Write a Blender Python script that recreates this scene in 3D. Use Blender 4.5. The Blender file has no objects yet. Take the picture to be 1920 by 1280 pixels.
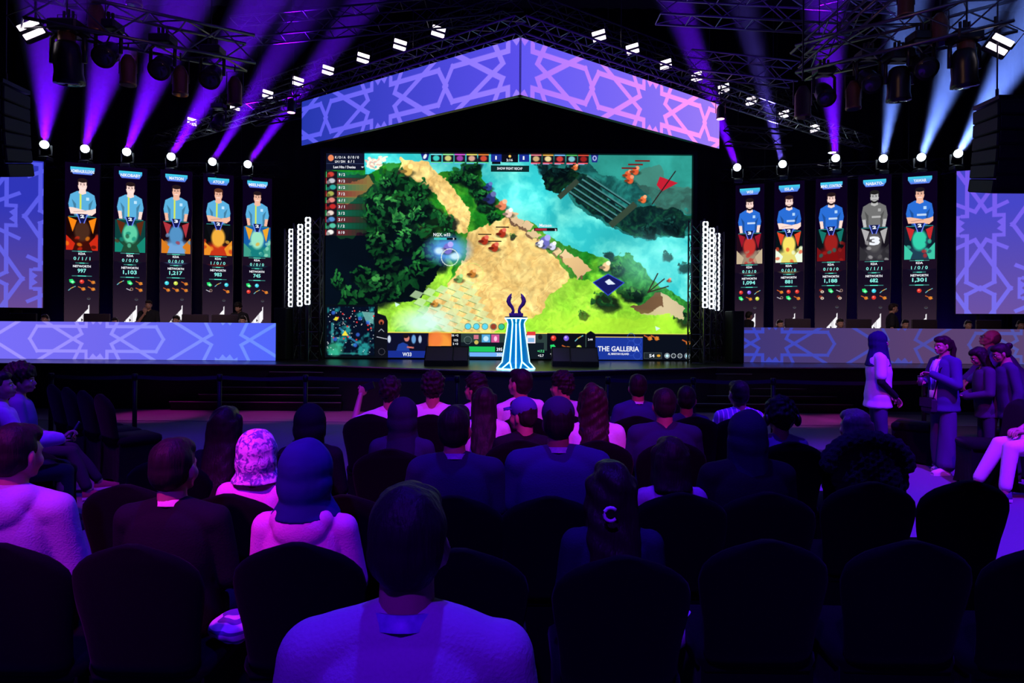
import bpy, math, random
import numpy as np
from mathutils import Vector, Matrix, Euler
random.seed(7); RNG = np.random.RandomState(5)
C = bpy.context.scene.collection
PI = math.pi
CAMZ = 1.72; F = 1280.0; ROLL = math.radians(0.4)

def U(px, py, d):
    """photo pixel + distance from the lens -> a point of the hall"""
    dx, dy = px - 960.0, 600.0 - py
    x = dx * math.cos(ROLL) - dy * math.sin(ROLL)
    y = dx * math.sin(ROLL) + dy * math.cos(ROLL)
    return Vector((x / F * d, d, CAMZ + y / F * d))

# ---------------------------------------------------------------- materials
MATS = {}
def srgb(c):
    r = []
    for v in c[:3]:
        v = v / 255.0
        r.append(v / 12.92 if v <= 0.04045 else ((v + 0.055) / 1.055) ** 2.4)
    return tuple(r)

def mat(name, col=(0.5, 0.5, 0.5), rough=0.6, metal=0.0, var=0.25, scale=30.0, bump=0.0, stretch=(1, 1, 1), emit=None, spec=0.5, col2=None, sheen=0.0):
    if name in MATS: return MATS[name]
    m = bpy.data.materials.new(name); m.use_nodes = True
    nt = m.node_tree; b = nt.nodes['Principled BSDF']
    b.inputs['Roughness'].default_value = rough
    b.inputs['Metallic'].default_value = metal
    b.inputs['Specular IOR Level'].default_value = spec
    if sheen: b.inputs['Sheen Weight'].default_value = sheen
    tc = nt.nodes.new('ShaderNodeTexCoord'); mp = nt.nodes.new('ShaderNodeMapping')
    mp.inputs['Scale'].default_value = stretch
    nt.links.new(tc.outputs['Object'], mp.inputs['Vector'])
    nz = nt.nodes.new('ShaderNodeTexNoise'); nz.inputs['Scale'].default_value = scale; nz.inputs['Detail'].default_value = 4
    nt.links.new(mp.outputs['Vector'], nz.inputs['Vector'])
    mx = nt.nodes.new('ShaderNodeMix'); mx.data_type = 'RGBA'
    c2 = col2 if col2 else tuple(v * (1 - var) for v in col)
    mx.inputs[6].default_value = (*c2, 1); mx.inputs[7].default_value = (*col, 1)
    nt.links.new(nz.outputs['Fac'], mx.inputs[0])
    nt.links.new(mx.outputs[2], b.inputs['Base Color'])
    if bump:
        bp = nt.nodes.new('ShaderNodeBump'); bp.inputs['Strength'].default_value = bump; bp.inputs['Distance'].default_value = 0.01
        nt.links.new(nz.outputs['Fac'], bp.inputs['Height']); nt.links.new(bp.outputs['Normal'], b.inputs['Normal'])
    if emit:
        b.inputs['Emission Color'].default_value = (*emit[0], 1); b.inputs['Emission Strength'].default_value = emit[1]
    MATS[name] = m
    return m

def emat(name, col, strength=1.0, sampling='AUTO'):
    if name in MATS: return MATS[name]
    m = bpy.data.materials.new(name); m.use_nodes = True
    nt = m.node_tree; nt.nodes.clear()
    o = nt.nodes.new('ShaderNodeOutputMaterial'); e = nt.nodes.new('ShaderNodeEmission')
    e.inputs[0].default_value = (*col, 1); e.inputs[1].default_value = strength
    nt.links.new(e.outputs[0], o.inputs[0])
    m.cycles.emission_sampling = sampling
    MATS[name] = m
    return m

def ledmat(name, strength=1.0):
    if name in MATS: return MATS[name]
    m = bpy.data.materials.new(name); m.use_nodes = True
    nt = m.node_tree; nt.nodes.clear()
    o = nt.nodes.new('ShaderNodeOutputMaterial'); e = nt.nodes.new('ShaderNodeEmission')
    a = nt.nodes.new('ShaderNodeAttribute'); a.attribute_name = 'led'
    e.inputs[1].default_value = strength
    nt.links.new(a.outputs['Color'], e.inputs[0]); nt.links.new(e.outputs[0], o.inputs[0])
    m.cycles.emission_sampling = 'NONE'
    MATS[name] = m
    return m

def stripe_mat(name, c1, c2, axis, freq, duty, rough=0.8):
    if name in MATS: return MATS[name]
    m = mat(name, c1, rough)
    nt = m.node_tree; b = nt.nodes['Principled BSDF']
    tc = nt.nodes.new('ShaderNodeTexCoord'); sx = nt.nodes.new('ShaderNodeSeparateXYZ')
    nt.links.new(tc.outputs['Object'], sx.inputs[0])
    m1 = nt.nodes.new('ShaderNodeMath'); m1.operation = 'MULTIPLY'; m1.inputs[1].default_value = freq
    m2 = nt.nodes.new('ShaderNodeMath'); m2.operation = 'FRACT'
    m3 = nt.nodes.new('ShaderNodeMath'); m3.operation = 'LESS_THAN'; m3.inputs[1].default_value = duty
    nt.links.new(sx.outputs[axis], m1.inputs[0]); nt.links.new(m1.outputs[0], m2.inputs[0]); nt.links.new(m2.outputs[0], m3.inputs[0])
    mx = nt.nodes.new('ShaderNodeMix'); mx.data_type = 'RGBA'
    mx.inputs[6].default_value = (*c1, 1); mx.inputs[7].default_value = (*c2, 1)
    nt.links.new(m3.outputs[0], mx.inputs[0]); nt.links.new(mx.outputs[2], b.inputs['Base Color'])
    return m

# ---------------------------------------------------------------- mesh builder
class MB:
    def __init__(s): s.v = []; s.f = []
    def add(s, vs, fs):
        n = len(s.v); s.v += [tuple(p) for p in vs]; s.f += [tuple(i + n for i in f) for f in fs]; return s
    def box(s, c, d, rot=None):
        x, y, z = d[0] / 2, d[1] / 2, d[2] / 2
        vs = [Vector((sx * x, sy * y, sz * z)) for sz in (-1, 1) for sy in (-1, 1) for sx in (-1, 1)]
        if rot is not None: vs = [rot @ v for v in vs]
        vs = [v + Vector(c) for v in vs]
        return s.add(vs, [(0, 2, 3, 1), (4, 5, 7, 6), (0, 1, 5, 4), (2, 6, 7, 3), (0, 4, 6, 2), (1, 3, 7, 5)])
    def bbox(s, c, d, bev=0.01, rot=None):
        """box with chamfered vertical + horizontal edges"""
        x, y, z = d[0] / 2, d[1] / 2, d[2] / 2; b = min(bev, x * .9, y * .9, z * .9)
        def ring(xx, yy, zz):
            return [(-xx + b, -yy, zz), (xx - b, -yy, zz), (xx, -yy + b, zz), (xx, yy - b, zz), (xx - b, yy, zz), (-xx + b, yy, zz), (-xx, yy - b, zz), (-xx, -yy + b, zz)]
        rs = [ring(x - b, y - b, -z), ring(x, y, -z + b), ring(x, y, z - b), ring(x - b, y - b, z)]
        rs = [[(rot @ Vector(p) if rot is not None else Vector(p)) + Vector(c) for p in r] for r in rs]
        return s.loft(rs)
    def loft(s, rings, caps=True, closed=True):
        n = len(rings[0]); vs = [p for r in rings for p in r]; fs = []
        for i in range(len(rings) - 1):
            for j in range(n if closed else n - 1):
                k = (j + 1) % n
                fs.append((i * n + j, i * n + k, (i + 1) * n + k, (i + 1) * n + j))
        if caps:
            fs.append(tuple(range(n - 1, -1, -1))); fs.append(tuple((len(rings) - 1) * n + j for j in range(n)))
        return s.add(vs, fs)
    def tube(s, pts, r, n=8, caps=True):
        pts = [Vector(p) for p in pts]; rs = r if hasattr(r, '__len__') else [r] * len(pts)
        rings = []; up = None
        for i, p in enumerate(pts):
            t = (pts[min(i + 1, len(pts) - 1)] - pts[max(i - 1, 0)])
            if t.length < 1e-9: t = Vector((0, 0, 1))
            t.normalize()
            if up is None: up = Vector((0, 0, 1)) if abs(t.z) < .9 else Vector((1, 0, 0))
            a = t.cross(up)
            if a.length < 1e-6: a = t.cross(Vector((1, 0, 0)))
            a.normalize(); b = a.cross(t); b.normalize()
            rings.append([p + (a * math.cos(2 * PI * j / n) + b * math.sin(2 * PI * j / n)) * rs[i] for j in range(n)])
        return s.loft(rings, caps)
    def cyl(s, a, b, r, n=16, r2=None): return s.tube([a, b], [r, r if r2 is None else r2], n)
    def ell(s, c, r, rot=None, nu=20, nv=12):
        c = Vector(c); vs = [Vector((0, 0, -1))]; fs = []
        for i in range(1, nv):
            th = -PI / 2 + PI * i / nv
            for j in range(nu):
                ph = 2 * PI * j / nu
                vs.append(Vector((math.cos(th) * math.cos(ph), math.cos(th) * math.sin(ph), math.sin(th))))
        vs.append(Vector((0, 0, 1))); e = len(vs) - 1
        for j in range(nu):
            k = (j + 1) % nu
            fs.append((0, 1 + k, 1 + j)); fs.append((e, 1 + (nv - 2) * nu + j, 1 + (nv - 2) * nu + k))
            for i in range(nv - 2):
                fs.append((1 + i * nu + j, 1 + i * nu + k, 1 + (i + 1) * nu + k, 1 + (i + 1) * nu + j))
        rr = Vector(r) if hasattr(r, '__len__') else Vector((r, r, r))
        vs = [Vector((v.x * rr.x, v.y * rr.y, v.z * rr.z)) for v in vs]
        if rot is not None: vs = [rot @ v for v in vs]
        return s.add([v + c for v in vs], fs)
    def cap(s, a, b, r1, r2, n=14):
        """tapered capsule"""
        a, b = Vector(a), Vector(b); L = (b - a).length
        if L < 1e-6: return s.ell(a, r1)
        t = (b - a) / L; pts = []; rs = []
        for k in range(5):
            an = PI / 2 * k / 4
            pts.append(a - t * r1 * math.cos(an)); rs.append(max(r1 * math.sin(an), 1e-4))
        for k in range(5):
            an = PI / 2 * k / 4
            pts.append(b + t * r2 * math.sin(an)); rs.append(max(r2 * math.cos(an), 1e-4))
        up = Vector((0, 0, 1)) if abs(t.z) < .9 else Vector((1, 0, 0))
        A = t.cross(up).normalized(); B = A.cross(t).normalized()
        return s.loft([[p + (A * math.cos(2 * PI * j / n) + B * math.sin(2 * PI * j / n)) * q for j in range(n)] for p, q in zip(pts, rs)])
    def xf(s, M):
        s.v = [tuple(M @ Vector(p)) for p in s.v]; return s
    def mesh(s, name, smooth=False):
        me = bpy.data.meshes.new(name); me.from_pydata(s.v, [], s.f); me.update()
        if smooth: me.shade_smooth()
        return me
    def build(s, name, m, parent=None, smooth=False, loc=None):
        return link(name, s.mesh(name, smooth), m, parent, loc)

def link(name, me, m, parent=None, loc=None):
    o = bpy.data.objects.new(name, me)
    if m is not None:
        if len(me.materials) == 0: me.materials.append(m)
    C.objects.link(o)
    if loc is not None: o.location = loc
    if parent is not None: o.parent = parent
    return o
def empty(name, loc=(0, 0, 0), rz=0.0, label=None, cat=None, group=None, scale=None):
    o = bpy.data.objects.new(name, None); C.objects.link(o); o.empty_display_size = .1
    o.location = loc; o.rotation_euler = (0, 0, rz)
    if scale: o.scale = (scale,) * 3
    tag(o, label, cat, group)
    return o
def tag(o, label=None, cat=None, group=None, kind=None):
    if label: o['label'] = label
    if cat: o['category'] = cat
    if group: o['group'] = group
    if kind: o['kind'] = kind
    return o
def copy_tree(o, parent=None):
    c = o.copy(); C.objects.link(c)
    if parent is not None: c.parent = parent
    for ch in list(o.children): copy_tree(ch, c)
    return c
def relabel(o, label, group=None):
    o['label'] = label
    if group: o['group'] = group
    return o

def remeshed(mb, voxel, name, smooth_it=2, disp=None):
    me = mb.mesh('raw')
    o = bpy.data.objects.new('raw', me); C.objects.link(o)
    r = o.modifiers.new('r', 'REMESH'); r.mode = 'VOXEL'; r.voxel_size = voxel; r.use_smooth_shade = True
    if smooth_it:
        q = o.modifiers.new('s', 'SMOOTH'); q.factor = .5; q.iterations = smooth_it
    dg = bpy.context.evaluated_depsgraph_get(); ev = o.evaluated_get(dg)
    m2 = bpy.data.meshes.new_from_object(ev); m2.name = name; m2.materials.clear()
    bpy.data.objects.remove(o); bpy.data.meshes.remove(me)
    if disp is not None and len(m2.vertices):
        n = len(m2.vertices); co = np.empty(n * 3, np.float32); m2.vertices.foreach_get('co', co); co = co.reshape(-1, 3)
        no = np.empty(n * 3, np.float32); m2.vertex_normals.foreach_get('vector', no); no = no.reshape(-1, 3)
        co = co + no * disp(co)[:, None].astype(np.float32)
        m2.vertices.foreach_set('co', co.ravel()); m2.update()
    m2.shade_smooth()
    return m2

def join_mesh(a, b):
    """append mesh b's geometry to mesh a -> new mesh"""
    va = np.empty(len(a.vertices) * 3, np.float32); a.vertices.foreach_get('co', va)
    vb = np.empty(len(b.vertices) * 3, np.float32); b.vertices.foreach_get('co', vb)
    n = len(a.vertices)
    v = np.concatenate([va, vb]).reshape(-1, 3)
    def polys(m, off):
        li = np.empty(len(m.loops), np.int32); m.loops.foreach_get('vertex_index', li)
        ls = np.empty(len(m.polygons), np.int32); m.polygons.foreach_get('loop_start', ls)
        lt = np.empty(len(m.polygons), np.int32); m.polygons.foreach_get('loop_total', lt)
        return li + off, ls, lt
    la, sa, ta = polys(a, 0); lb, sb, tb = polys(b, n)
    me = bpy.data.meshes.new(a.name)
    me.vertices.add(len(v)); me.vertices.foreach_set('co', v.ravel())
    L = np.concatenate([la, lb]); S = np.concatenate([sa, sb + len(la)])
    me.loops.add(len(L)); me.loops.foreach_set('vertex_index', L)
    me.polygons.add(len(S)); me.polygons.foreach_set('loop_start', S)
    me.update(calc_edges=True); me.shade_smooth()
    return me

def fold(seed=0, amp=.004, s=(18, 18, 9)):
    rs = np.random.RandomState(seed); ks = rs.randn(7, 3) * np.array(s); ph = rs.rand(7) * 6.28
    def f(co):
        a = np.zeros(len(co))
        for k, p in zip(ks, ph): a += np.sin(co @ k + p)
        return a / 7 * amp * 2
    return f
_tag = tag
def tag(o, label=None, cat=None, group=None, kind=None):
    return _tag(o, label, cat, group, kind)
# ---------------------------------------------------------------- people
SKIN = mat('skin_tan', (.42, .22, .16), .5, var=.12, scale=60, bump=.03)
SKIN_D = mat('skin_brown', (.26, .13, .09), .5, var=.12, scale=60, bump=.03)
HAIR = mat('hair_black', (.018, .014, .014), .55, var=.5, scale=90, bump=.5, stretch=(1, 1, .12), spec=.15)
HAIR_B = mat('hair_brown', (.03, .016, .016), .42, var=.5, scale=90, bump=.5, stretch=(1, 1, .12), spec=.12)
CLOTH = {}
def cloth(name, col, rough=.85, **k): return mat('fabric_' + name, col, rough, bump=.25, scale=k.pop('scale', 140), var=k.pop('var', .15), spec=.08, **k)
EYEW = mat('eye_white', (.8, .8, .8), .3); IRIS = mat('eye_dark', (.02, .012, .01), .2); LIPS = mat('lips', (.45, .16, .15), .5)
BLACKP = mat('black_plastic', (.012, .012, .014), .35); GLASSY = mat('phone_glass', (.01, .01, .02), .1)
SOLE = mat('white_rubber', (.75, .72, .72), .6)

def hand_mesh(kind):
    """right hand, wrist at origin, fingers along +Y, palm facing -Z, thumb on -X side"""
    b = MB()
    b.ell((0, .012, 0), (.026, .03, .016)); b.ell((.0, .05, 0), (.040, .046, .0135)); b.ell((.006, .07, -.001), (.037, .022, .012))
    b.cap((0, -.03, 0), (0, .01, 0), .024, .024)
    curl = {'relaxed': (.35, .45, .3), 'grip': (.75, 1.1, .6), 'flat': (.08, .12, .08), 'hold': (.55, .75, .45)}[kind]
    for i, (x, L, sp) in enumerate([(-.0285, .072, -.10), (-.0095, .08, -.03), (.0105, .075, .04), (.029, .058, .13)]):
        p = Vector((x, .086 - abs(x) * .12, 0)); a = 0.0; r = .0088 - (i == 3) * .0012
        for j, q in enumerate((.46, .31, .25)):
            a += curl[j] * (1 + .12 * i)
            d = Vector((math.sin(sp), math.cos(a) * math.cos(sp), -math.sin(a)))
            n = p + d * L * q
            b.cap(p, n, r, r * .93); p = n; r *= .93
    t0 = Vector((-.024, .02, -.004)); t1 = Vector((-.052, .050, -.014)); t2 = Vector((-.056, .080, -.022 if kind != 'flat' else -.008)); t3 = Vector((-.046, .104, -.034 if kind in ('grip', 'hold') else -.02))
    b.cap(t0, t1, .0145, .0115); b.cap(t1, t2, .0112, .0098); b.cap(t2, t3, .0096, .008)
    return remeshed(b, .0036, 'hand', 1)
HANDS = {}
def hand(kind):
    if kind not in HANDS: HANDS[kind] = hand_mesh(kind)
    return HANDS[kind]

def placed(me, M, flip=False):
    m = me.copy()
    if flip:
        M = M @ Matrix.Diagonal((-1, 1, 1, 1))
        m.transform(M); m.flip_normals()
    else: m.transform(M)
    return m

def frame(y, z):
    y = Vector(y).normalized(); z = Vector(z); x = y.cross(z)
    if x.length < 1e-4: x = y.cross(Vector((1, .1, 0)))
    x.normalize(); z = x.cross(y)
    return Matrix((x, y, z)).transposed().to_4x4()

def ring(c, rx, ry, R, n=22, p=2.4):
    out = []
    for j in range(n):
        a = 2 * PI * j / n; ca, sa = math.cos(a), math.sin(a)
        v = Vector((rx * math.copysign(abs(ca) ** (2 / p), ca), ry * math.copysign(abs(sa) ** (2 / p), sa), 0))
        out.append(Vector(c) + R @ v)
    return out

def head_parts(b, f=1.0):
    b.ell((0, -.012, .132), (.075, .094, .092)); b.ell((0, .012, .115), (.070, .078, .082))
    b.cap((0, .034, .095), (0, .046, .04), .056, .036); b.ell((0, .068, .022), (.024, .02, .018))
    for s in (-1, 1):
        b.ell((s * .036, .048, .074), (.03, .034, .034)); b.cap((s * .052, .0, .07), (s * .03, .045, .025), .022, .018)
        b.ell((s * .079, -.004, .095), (.008, .018, .029), Euler((0, 0, s * -.35)).to_matrix()); b.ell((s * .076, .0, .074), (.009, .012, .014))
        b.cap((s * .014, .082, .121), (s * .046, .070, .122), .009, .008)
        b.ell((s * .012, .1, .072), (.0075, .009, .007))
    b.cap((0, .084, .113), (0, .104, .077), .0075, .0105)
    b.ell((0, .082, .055), (.026, .014, .02)); b.ell((0, .088, .047), (.022, .010, .0065)); b.ell((0, .087, .037), (.019, .010, .0065))
    b.cap((0, -.022, .07), (0, -.025, -.07), .055, .058)

def person(label, loc, yaw=0.0, seated=True, k=1.0, w=1.0, lean=0.0, head=(0, 0, 0), arms=None, legs=None, top=None, sleeve='short',
           bottom=None, shoes=None, hair=('short', None), skin=None, face=False, vox=.011, group=None, hs=1.0, neck_open=0.0, extra=None, tilt=0.0, seat_z=None, seed=1, bulk=1.0, collar=None, name='person', hood=False):
    skin = skin or SKIN; top = top or cloth('black', (.02, .02, .025)); bottom = bottom or cloth('charcoal', (.03, .03, .04)); shoes = shoes or cloth('shoe_black', (.02, .02, .02))
    root = empty(name, loc, yaw, label, 'person', group)
    hz = .555 if seated else .93
    T0 = Vector((0, 0, hz))
    RL = Euler((-lean, tilt, 0)).to_matrix()           # forward lean about the hips
    def up(p):                                       # torso point given in rest pose (seated numbers) -> leaned
        return T0 + RL @ (Vector(p) - Vector((0, 0, .555)))
    sw = .178 * w
    sh = {s: up((s * sw, -.01, 1.03)) for s in (-1, 1)}
    atl = up((0, .012, 1.135)); nb = up((0, -.005, 1.07))
    HR = (Euler((head[1], head[2], head[0])).to_matrix())
    arms = arms or {}
    if seated: dl = {-1: ((-.12, .44, .51), (-.13, .43, .10)), 1: ((.12, .44, .51), (.13, .43, .10))}
    else: dl = {-1: ((-.10, .02, .50), (-.11, -.01, .09)), 1: ((.10, .02, .50), (.11, -.01, .09))}
    if legs: dl.update(legs)
    A = {}
    for s in (-1, 1):
        if s in arms: e, wr, hk = arms[s][:3]; e, wr = Vector(e), Vector(wr); fd = arms[s][3] if len(arms[s]) > 3 else None; pn = arms[s][4] if len(arms[s]) > 4 else None
        elif seated: e = up((s * (sw + .045), .03, .77)); wr = Vector((s * .085, .27, .655)); hk = 'relaxed'; fd = Vector((-s * .35, 1, -.1)); pn = (0, 0, 1)
        else: e = up((s * (sw + .06), -.02, .74)); wr = up((s * (sw + .08), .06, .50)); hk = 'relaxed'; fd = None; pn = (s, 0, 0)
        A[s] = (e, wr, hk, fd, pn)
    # ---- body skin: one continuous surface
    b = MB()
    rgs = [(.47 if seated else .45, 0, .13, .11), (.50, 0, .17, .125), (.56, 0, .178, .13), (.66, .004, .150, .112), (.75, .008, .142, .104), (.86, .004, .158, .112), (.95, -.002, .168, .112), (1.02, -.006, .155, .095), (1.06, -.008, .10, .075), (1.09, -.008, .06, .06)]
    def torso(bb, inf, w_=w, cut=None, zz=None, hem=None):
        R = []
        for z, y, rx, ry in rgs:
            if cut and z > cut: continue
            R.append(ring(up((0, y, z)), rx * w_ * (bulk if z < .98 else 1) + inf, ry * bulk + inf, RL))
        bb.loft(R)
    torso(b, 0)
    for s in (-1, 1):
        b.cap(nb + RL @ Vector((s * .02, 0, .01)), sh[s], .05, .052 * w)
        e, wr, hk, fd, pn = A[s]
        b.cap(sh[s], e, .052, .040); b.cap(e, wr, .040, .027)
        kn, an = Vector(dl[s][0]), Vector(dl[s][1]); hp = T0 + Vector((s * .088, .0, -.02))
        b.cap(hp, kn, .082, .056); b.cap(kn, kn + (an - kn) * .35 + Vector((0, -.012, 0)), .056, .055); b.cap(kn + (an - kn) * .3, an, .052, .034)
        b.cap(an, an + Vector((0, -.02, -.04)), .034, .03); b.cap(an + Vector((0, 0, -.045)), an + Vector((0, .12, -.06)), .032, .024)
    hb = MB(); head_parts(hb)
    HM = Matrix.Translation(atl) @ HR.to_4x4() @ Matrix.Scale(hs, 4)
    hb.xf(HM); b.add(hb.v, hb.f)
    b.cap(nb, atl + HR @ Vector((0, -.015, .03)), .055, .052)
    me = remeshed(b, vox, 'body', 2)
    for s in (-1, 1):
        e, wr, hk, fd, pn = A[s]
        d = Vector(fd) if fd is not None else (wr - e).normalized()
        M = Matrix.Translation(wr) @ frame(d, Vector(pn) if pn is not None else (0, 0, 1)) @ Matrix.Scale(1.0 * (.92 if w < .95 else 1.02), 4)
        hm = placed(hand(hk), M, flip=(s == -1)); j = join_mesh(me, hm); bpy.data.meshes.remove(me); bpy.data.meshes.remove(hm); me = j
    me.name = 'body'
    if k != 1: me.transform(Matrix.Scale(k, 4))
    body = link('body', me, skin, root)
    def fin(mb, v, nm, m, disp=None, sm=3, par=root):
        q = remeshed(mb, v, nm, sm, disp)
        if k != 1: q.transform(Matrix.Scale(k, 4))
        return link(nm, q, m, par)
    def raw(mb, nm, m, par=root, smooth=True):
        q = mb.mesh(nm, smooth)
        if k != 1: q.transform(Matrix.Scale(k, 4))
        return link(nm, q, m, par)
    # ---- clothes
    cb = MB(); inf = .016
    R = []
    for z, y, rx, ry in rgs:
        if z < .5: continue
        if z > 1.065: continue
        R.append(ring(up((0, y, z)), rx * w * (bulk if z < .98 else 1) + inf + (.012 if .6 < z < .9 else 0), ry * bulk + inf + (.012 if .6 < z < .9 else 0), RL))
    if not seated and lean < .3: R.insert(0, ring(up((0, 0, .42)), .168 * w * bulk + inf + .008, .14 * bulk + inf + .006, RL))
    cb.loft(R)
    for s in (-1, 1):
        e, wr, hk, fd, pn = A[s]
        cb.cap(nb + RL @ Vector((s * .030, -.008, -.004)), sh[s] + RL @ Vector((-s * .008, -.004, -.002)), .064, .060 * w)
        if sleeve == 'short': cb.cap(sh[s], sh[s].lerp(e, .72), .060, .060)
        elif sleeve == 'long': cb.cap(sh[s], e, .060, .052); cb.cap(e, wr.lerp(e, .06), .052, .038)
    if hood: cb.cap(nb + RL @ Vector((-.085, -.055, .005)), nb + RL @ Vector((.085, -.055, .005)), .052, .052); cb.ell(nb + RL @ Vector((0, -.095, -.03)), (.115, .05, .075)); cb.cap(nb + RL @ Vector((-.09, -.03, .01)), nb + RL @ Vector((-.05, .06, -.02)), .04, .03); cb.cap(nb + RL @ Vector((.09, -.03, .01)), nb + RL @ Vector((.05, .06, -.02)), .04, .03)
    fin(cb, vox * 1.15, 'jacket' if sleeve == 'long' else 'shirt', top, lambda co, f_=fold(seed, .005): f_(co) + .009, 9)
    pb = MB()
    pb.loft([ring(T0 + Vector((0, 0, dz)), rx * w * bulk + .008, .125 * bulk + .008, Matrix.Identity(3)) for dz, rx in ((-.085, .14), (-.04, .175), (.01, .174), (.04, .165))])
    for s in (-1, 1):
        kn, an = Vector(dl[s][0]), Vector(dl[s][1]); hp = T0 + Vector((s * .088, 0, -.02))
        pb.cap(hp, kn, .094, .070); pb.cap(kn, an + (kn - an).normalized() * .05, .068, .056 if seated else .068)
    fin(pb, vox * 1.3, 'trousers', bottom, fold(seed + 3, .006))
    for s in (-1, 1):
        an = Vector(dl[s][1]); sb = MB(); so = MB()
        g = an.z - .09
        R = []; Q = []
        for y, hw, ht in ((-.055, .028, .075), (-.03, .038, .085), (.03, .040, .075), (.09, .045, .055), (.15, .042, .04), (.185, .026, .028)):
            c = an + Vector((0, y, -.09))
            R.append([c + Vector((hw * math.cos(a), 0, .022 + max(0, ht * math.sin(a)))) if math.sin(a) > -.01 else c + Vector((hw * math.cos(a), 0, .018)) for a in [2 * PI * j / 16 for j in range(16)]])
            Q.append([c + Vector((x_, 0, z_)) for x_, z_ in ((-hw - .004, .0), (hw + .004, .0), (hw + .005, .026), (-hw - .005, .026))])
        sb.loft(R); so.loft(Q)
        t = raw(sb, 'shoe', shoes); raw(so, 'sole', SOLE if shoes.name != 'fabric_shoe_black' else BLACKP, t, False)
    # ---- hair / headwear
    def H(p): return HM @ Vector(p)
    def hell(bb, c, r, e=(0, 0, 0)): bb.ell(H(c), tuple(v * hs for v in r), HR @ Euler(e).to_matrix())
    def hcap(bb, a, c, r1, r2): bb.cap(H(a), H(c), r1 * hs, r2 * hs)
    ht, hmt = hair[0], hair[1] or HAIR
    fine = min(vox, .009)
    if ht in ('short', 'curly', 'long', 'bun', 'pony', 'bob', 'curlylong', 'cap', 'afro'):
        q = MB()
        hell(q, (0, -.022, .142), (.083, .094, .095)); hell(q, (0, -.04, .105), (.080, .076, .085)); hell(q, (0, .02, .182), (.070, .078, .048))
        dz = fold(seed + 5, .0035, (60, 60, 30)); nm = 'hair'
        if ht in ('curly', 'afro'):
            hell(q, (0, -.015, .165), (.1, .105, .095)); hell(q, (0, -.045, .125), (.097, .085, .085)); dz = fold(seed + 5, .012, (70, 70, 70))
        if ht == 'afro': hell(q, (0, -.02, .17), (.115, .12, .105))
        if ht in ('long', 'bob', 'curlylong'):
            n_ = {'long': 7, 'bob': 3, 'curlylong': 6}[ht]; R = []
            for i in range(n_ + 1):
                z = .15 - i * .062; g = math.sin(min(1, i / 3) * PI / 2)
                c = H((0, -.045 - .012 * g, z)); c.z = H((0, 0, .15)).z - i * .062 * hs
                if i > 2: c.y -= .020 * (i - 2)
                R.append(ring(c, (.088 + .012 * g - (.02 if (i == n_ and ht != 'bob') else 0)) * hs, (.062 - .010 * g) * hs, Matrix.Identity(3)))
            q.loft(R)
            for s in (-1, 1): hcap(q, (s * .070, .004, .15), (s * .080, -.012, -.0 if ht == 'bob' else -.06), .034, .026)
            if ht == 'curlylong': dz = fold(seed, .010, (55, 55, 35))
        if ht == 'bun': hell(q, (0, -.12, .17), (.042, .04, .04))
        if ht == 'pony':
            hell(q, (0, -.115, .15), (.028, .03, .03)); hcap(q, (0, -.125, .15), (0, -.15, .06), .03, .036); hcap(q, (0, -.15, .06), (0, -.13, -.10), .036, .03); hcap(q, (0, -.13, -.10), (0, -.12, -.18), .03, .012)
        hb_ = fin(q, fine, nm, hmt, dz, 1)
    if ht == 'cap':
        q = MB(); hell(q, (0, -.008, .158), (.088, .104, .088)); c_ = fin(q, fine, 'cap', hair[2] if len(hair) > 2 else cloth('cap_navy', (.03, .03, .12)), None, 1)
        v = MB(); R = []
        for y, x_, z in ((.06, .075, .165), (.11, .07, .158), (.15, .05, .147), (.165, .02, .142)):
            R.append([H((a * x_, y - abs(a) * .02, z - a * a * .012 + t)) for a, t in ((-1, 0), (-.5, 0), (0, 0), (.5, 0), (1, 0), (1, .006), (.5, .006), (0, .006), (-.5, .006), (-1, .006))])
        v.loft(R); raw(v, 'visor', hair[2] if len(hair) > 2 else cloth('cap_navy', (.03, .03, .12)), c_)
    if ht in ('hijab', 'hijab_long'):
        q = MB()
        hell(q, (0, -.02, .136), (.100, .114, .110)); hell(q, (0, -.035, .075), (.102, .098, .10))
        for s in (-1, 1): hcap(q, (s * .066, .045, .14), (s * .05, .06, .03), .022, .03)
        hcap(q, (0, .055, .0), (0, .06, -.03), .045, .05)
        L = (hair[2] if len(hair) > 2 else .15) if ht == 'hijab' else (hair[2] if len(hair) > 2 else .30); R = []
        for i in range(7):
            t = i / 6.0; zc = atl.z + .09 * hs - t * (L + .09)
            wd = .104 + (.07 if ht == 'hijab' else .125) * max(0, t - .34) ** 1.2 * 1.3
            c = Vector((atl.x, atl.y - .01 + (RL @ Vector((0, 0, -t * L))).y - .006 * t, zc))
            R.append(ring(c, wd * w ** .5, .098 + .055 * t, Matrix.Identity(3), p=2.1))
        q.loft(R)
        fin(q, fine, 'headscarf', hmt, fold(seed, .005, (38, 38, 6)), 10)
    if ht == 'stubble':
        q = MB(); hell(q, (0, -.03, .125), (.0775, .08, .088)); fin(q, fine, 'hair', hmt, None, 1)
    if face:
        for s in (-1, 1):
            q = MB(); q.ell(H((s * .031, .078, .102)), (.0135 * hs, .0095 * hs, .0075 * hs), HR, 12, 8); ey = raw(q, 'eye', EYEW)
            q = MB(); q.ell(H((s * .031, .0865, .102)), (.006, .003, .006), HR, 10, 6); raw(q, 'iris', IRIS, ey)
            q = MB(); q.cap(H((s * .014, .091, .124)), H((s * .048, .077, .124)), .0035, .0028, 8); raw(q, 'eyebrow', hmt if ht not in ('hijab', 'stubble') else HAIR)
        q = MB(); q.ell(H((0, .0975, .0455)), (.021, .0045, .004), HR, 14, 8); q.ell(H((0, .0965, .038)), (.018, .0055, .005), HR, 14, 8); raw(q, 'lips', LIPS)
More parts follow.
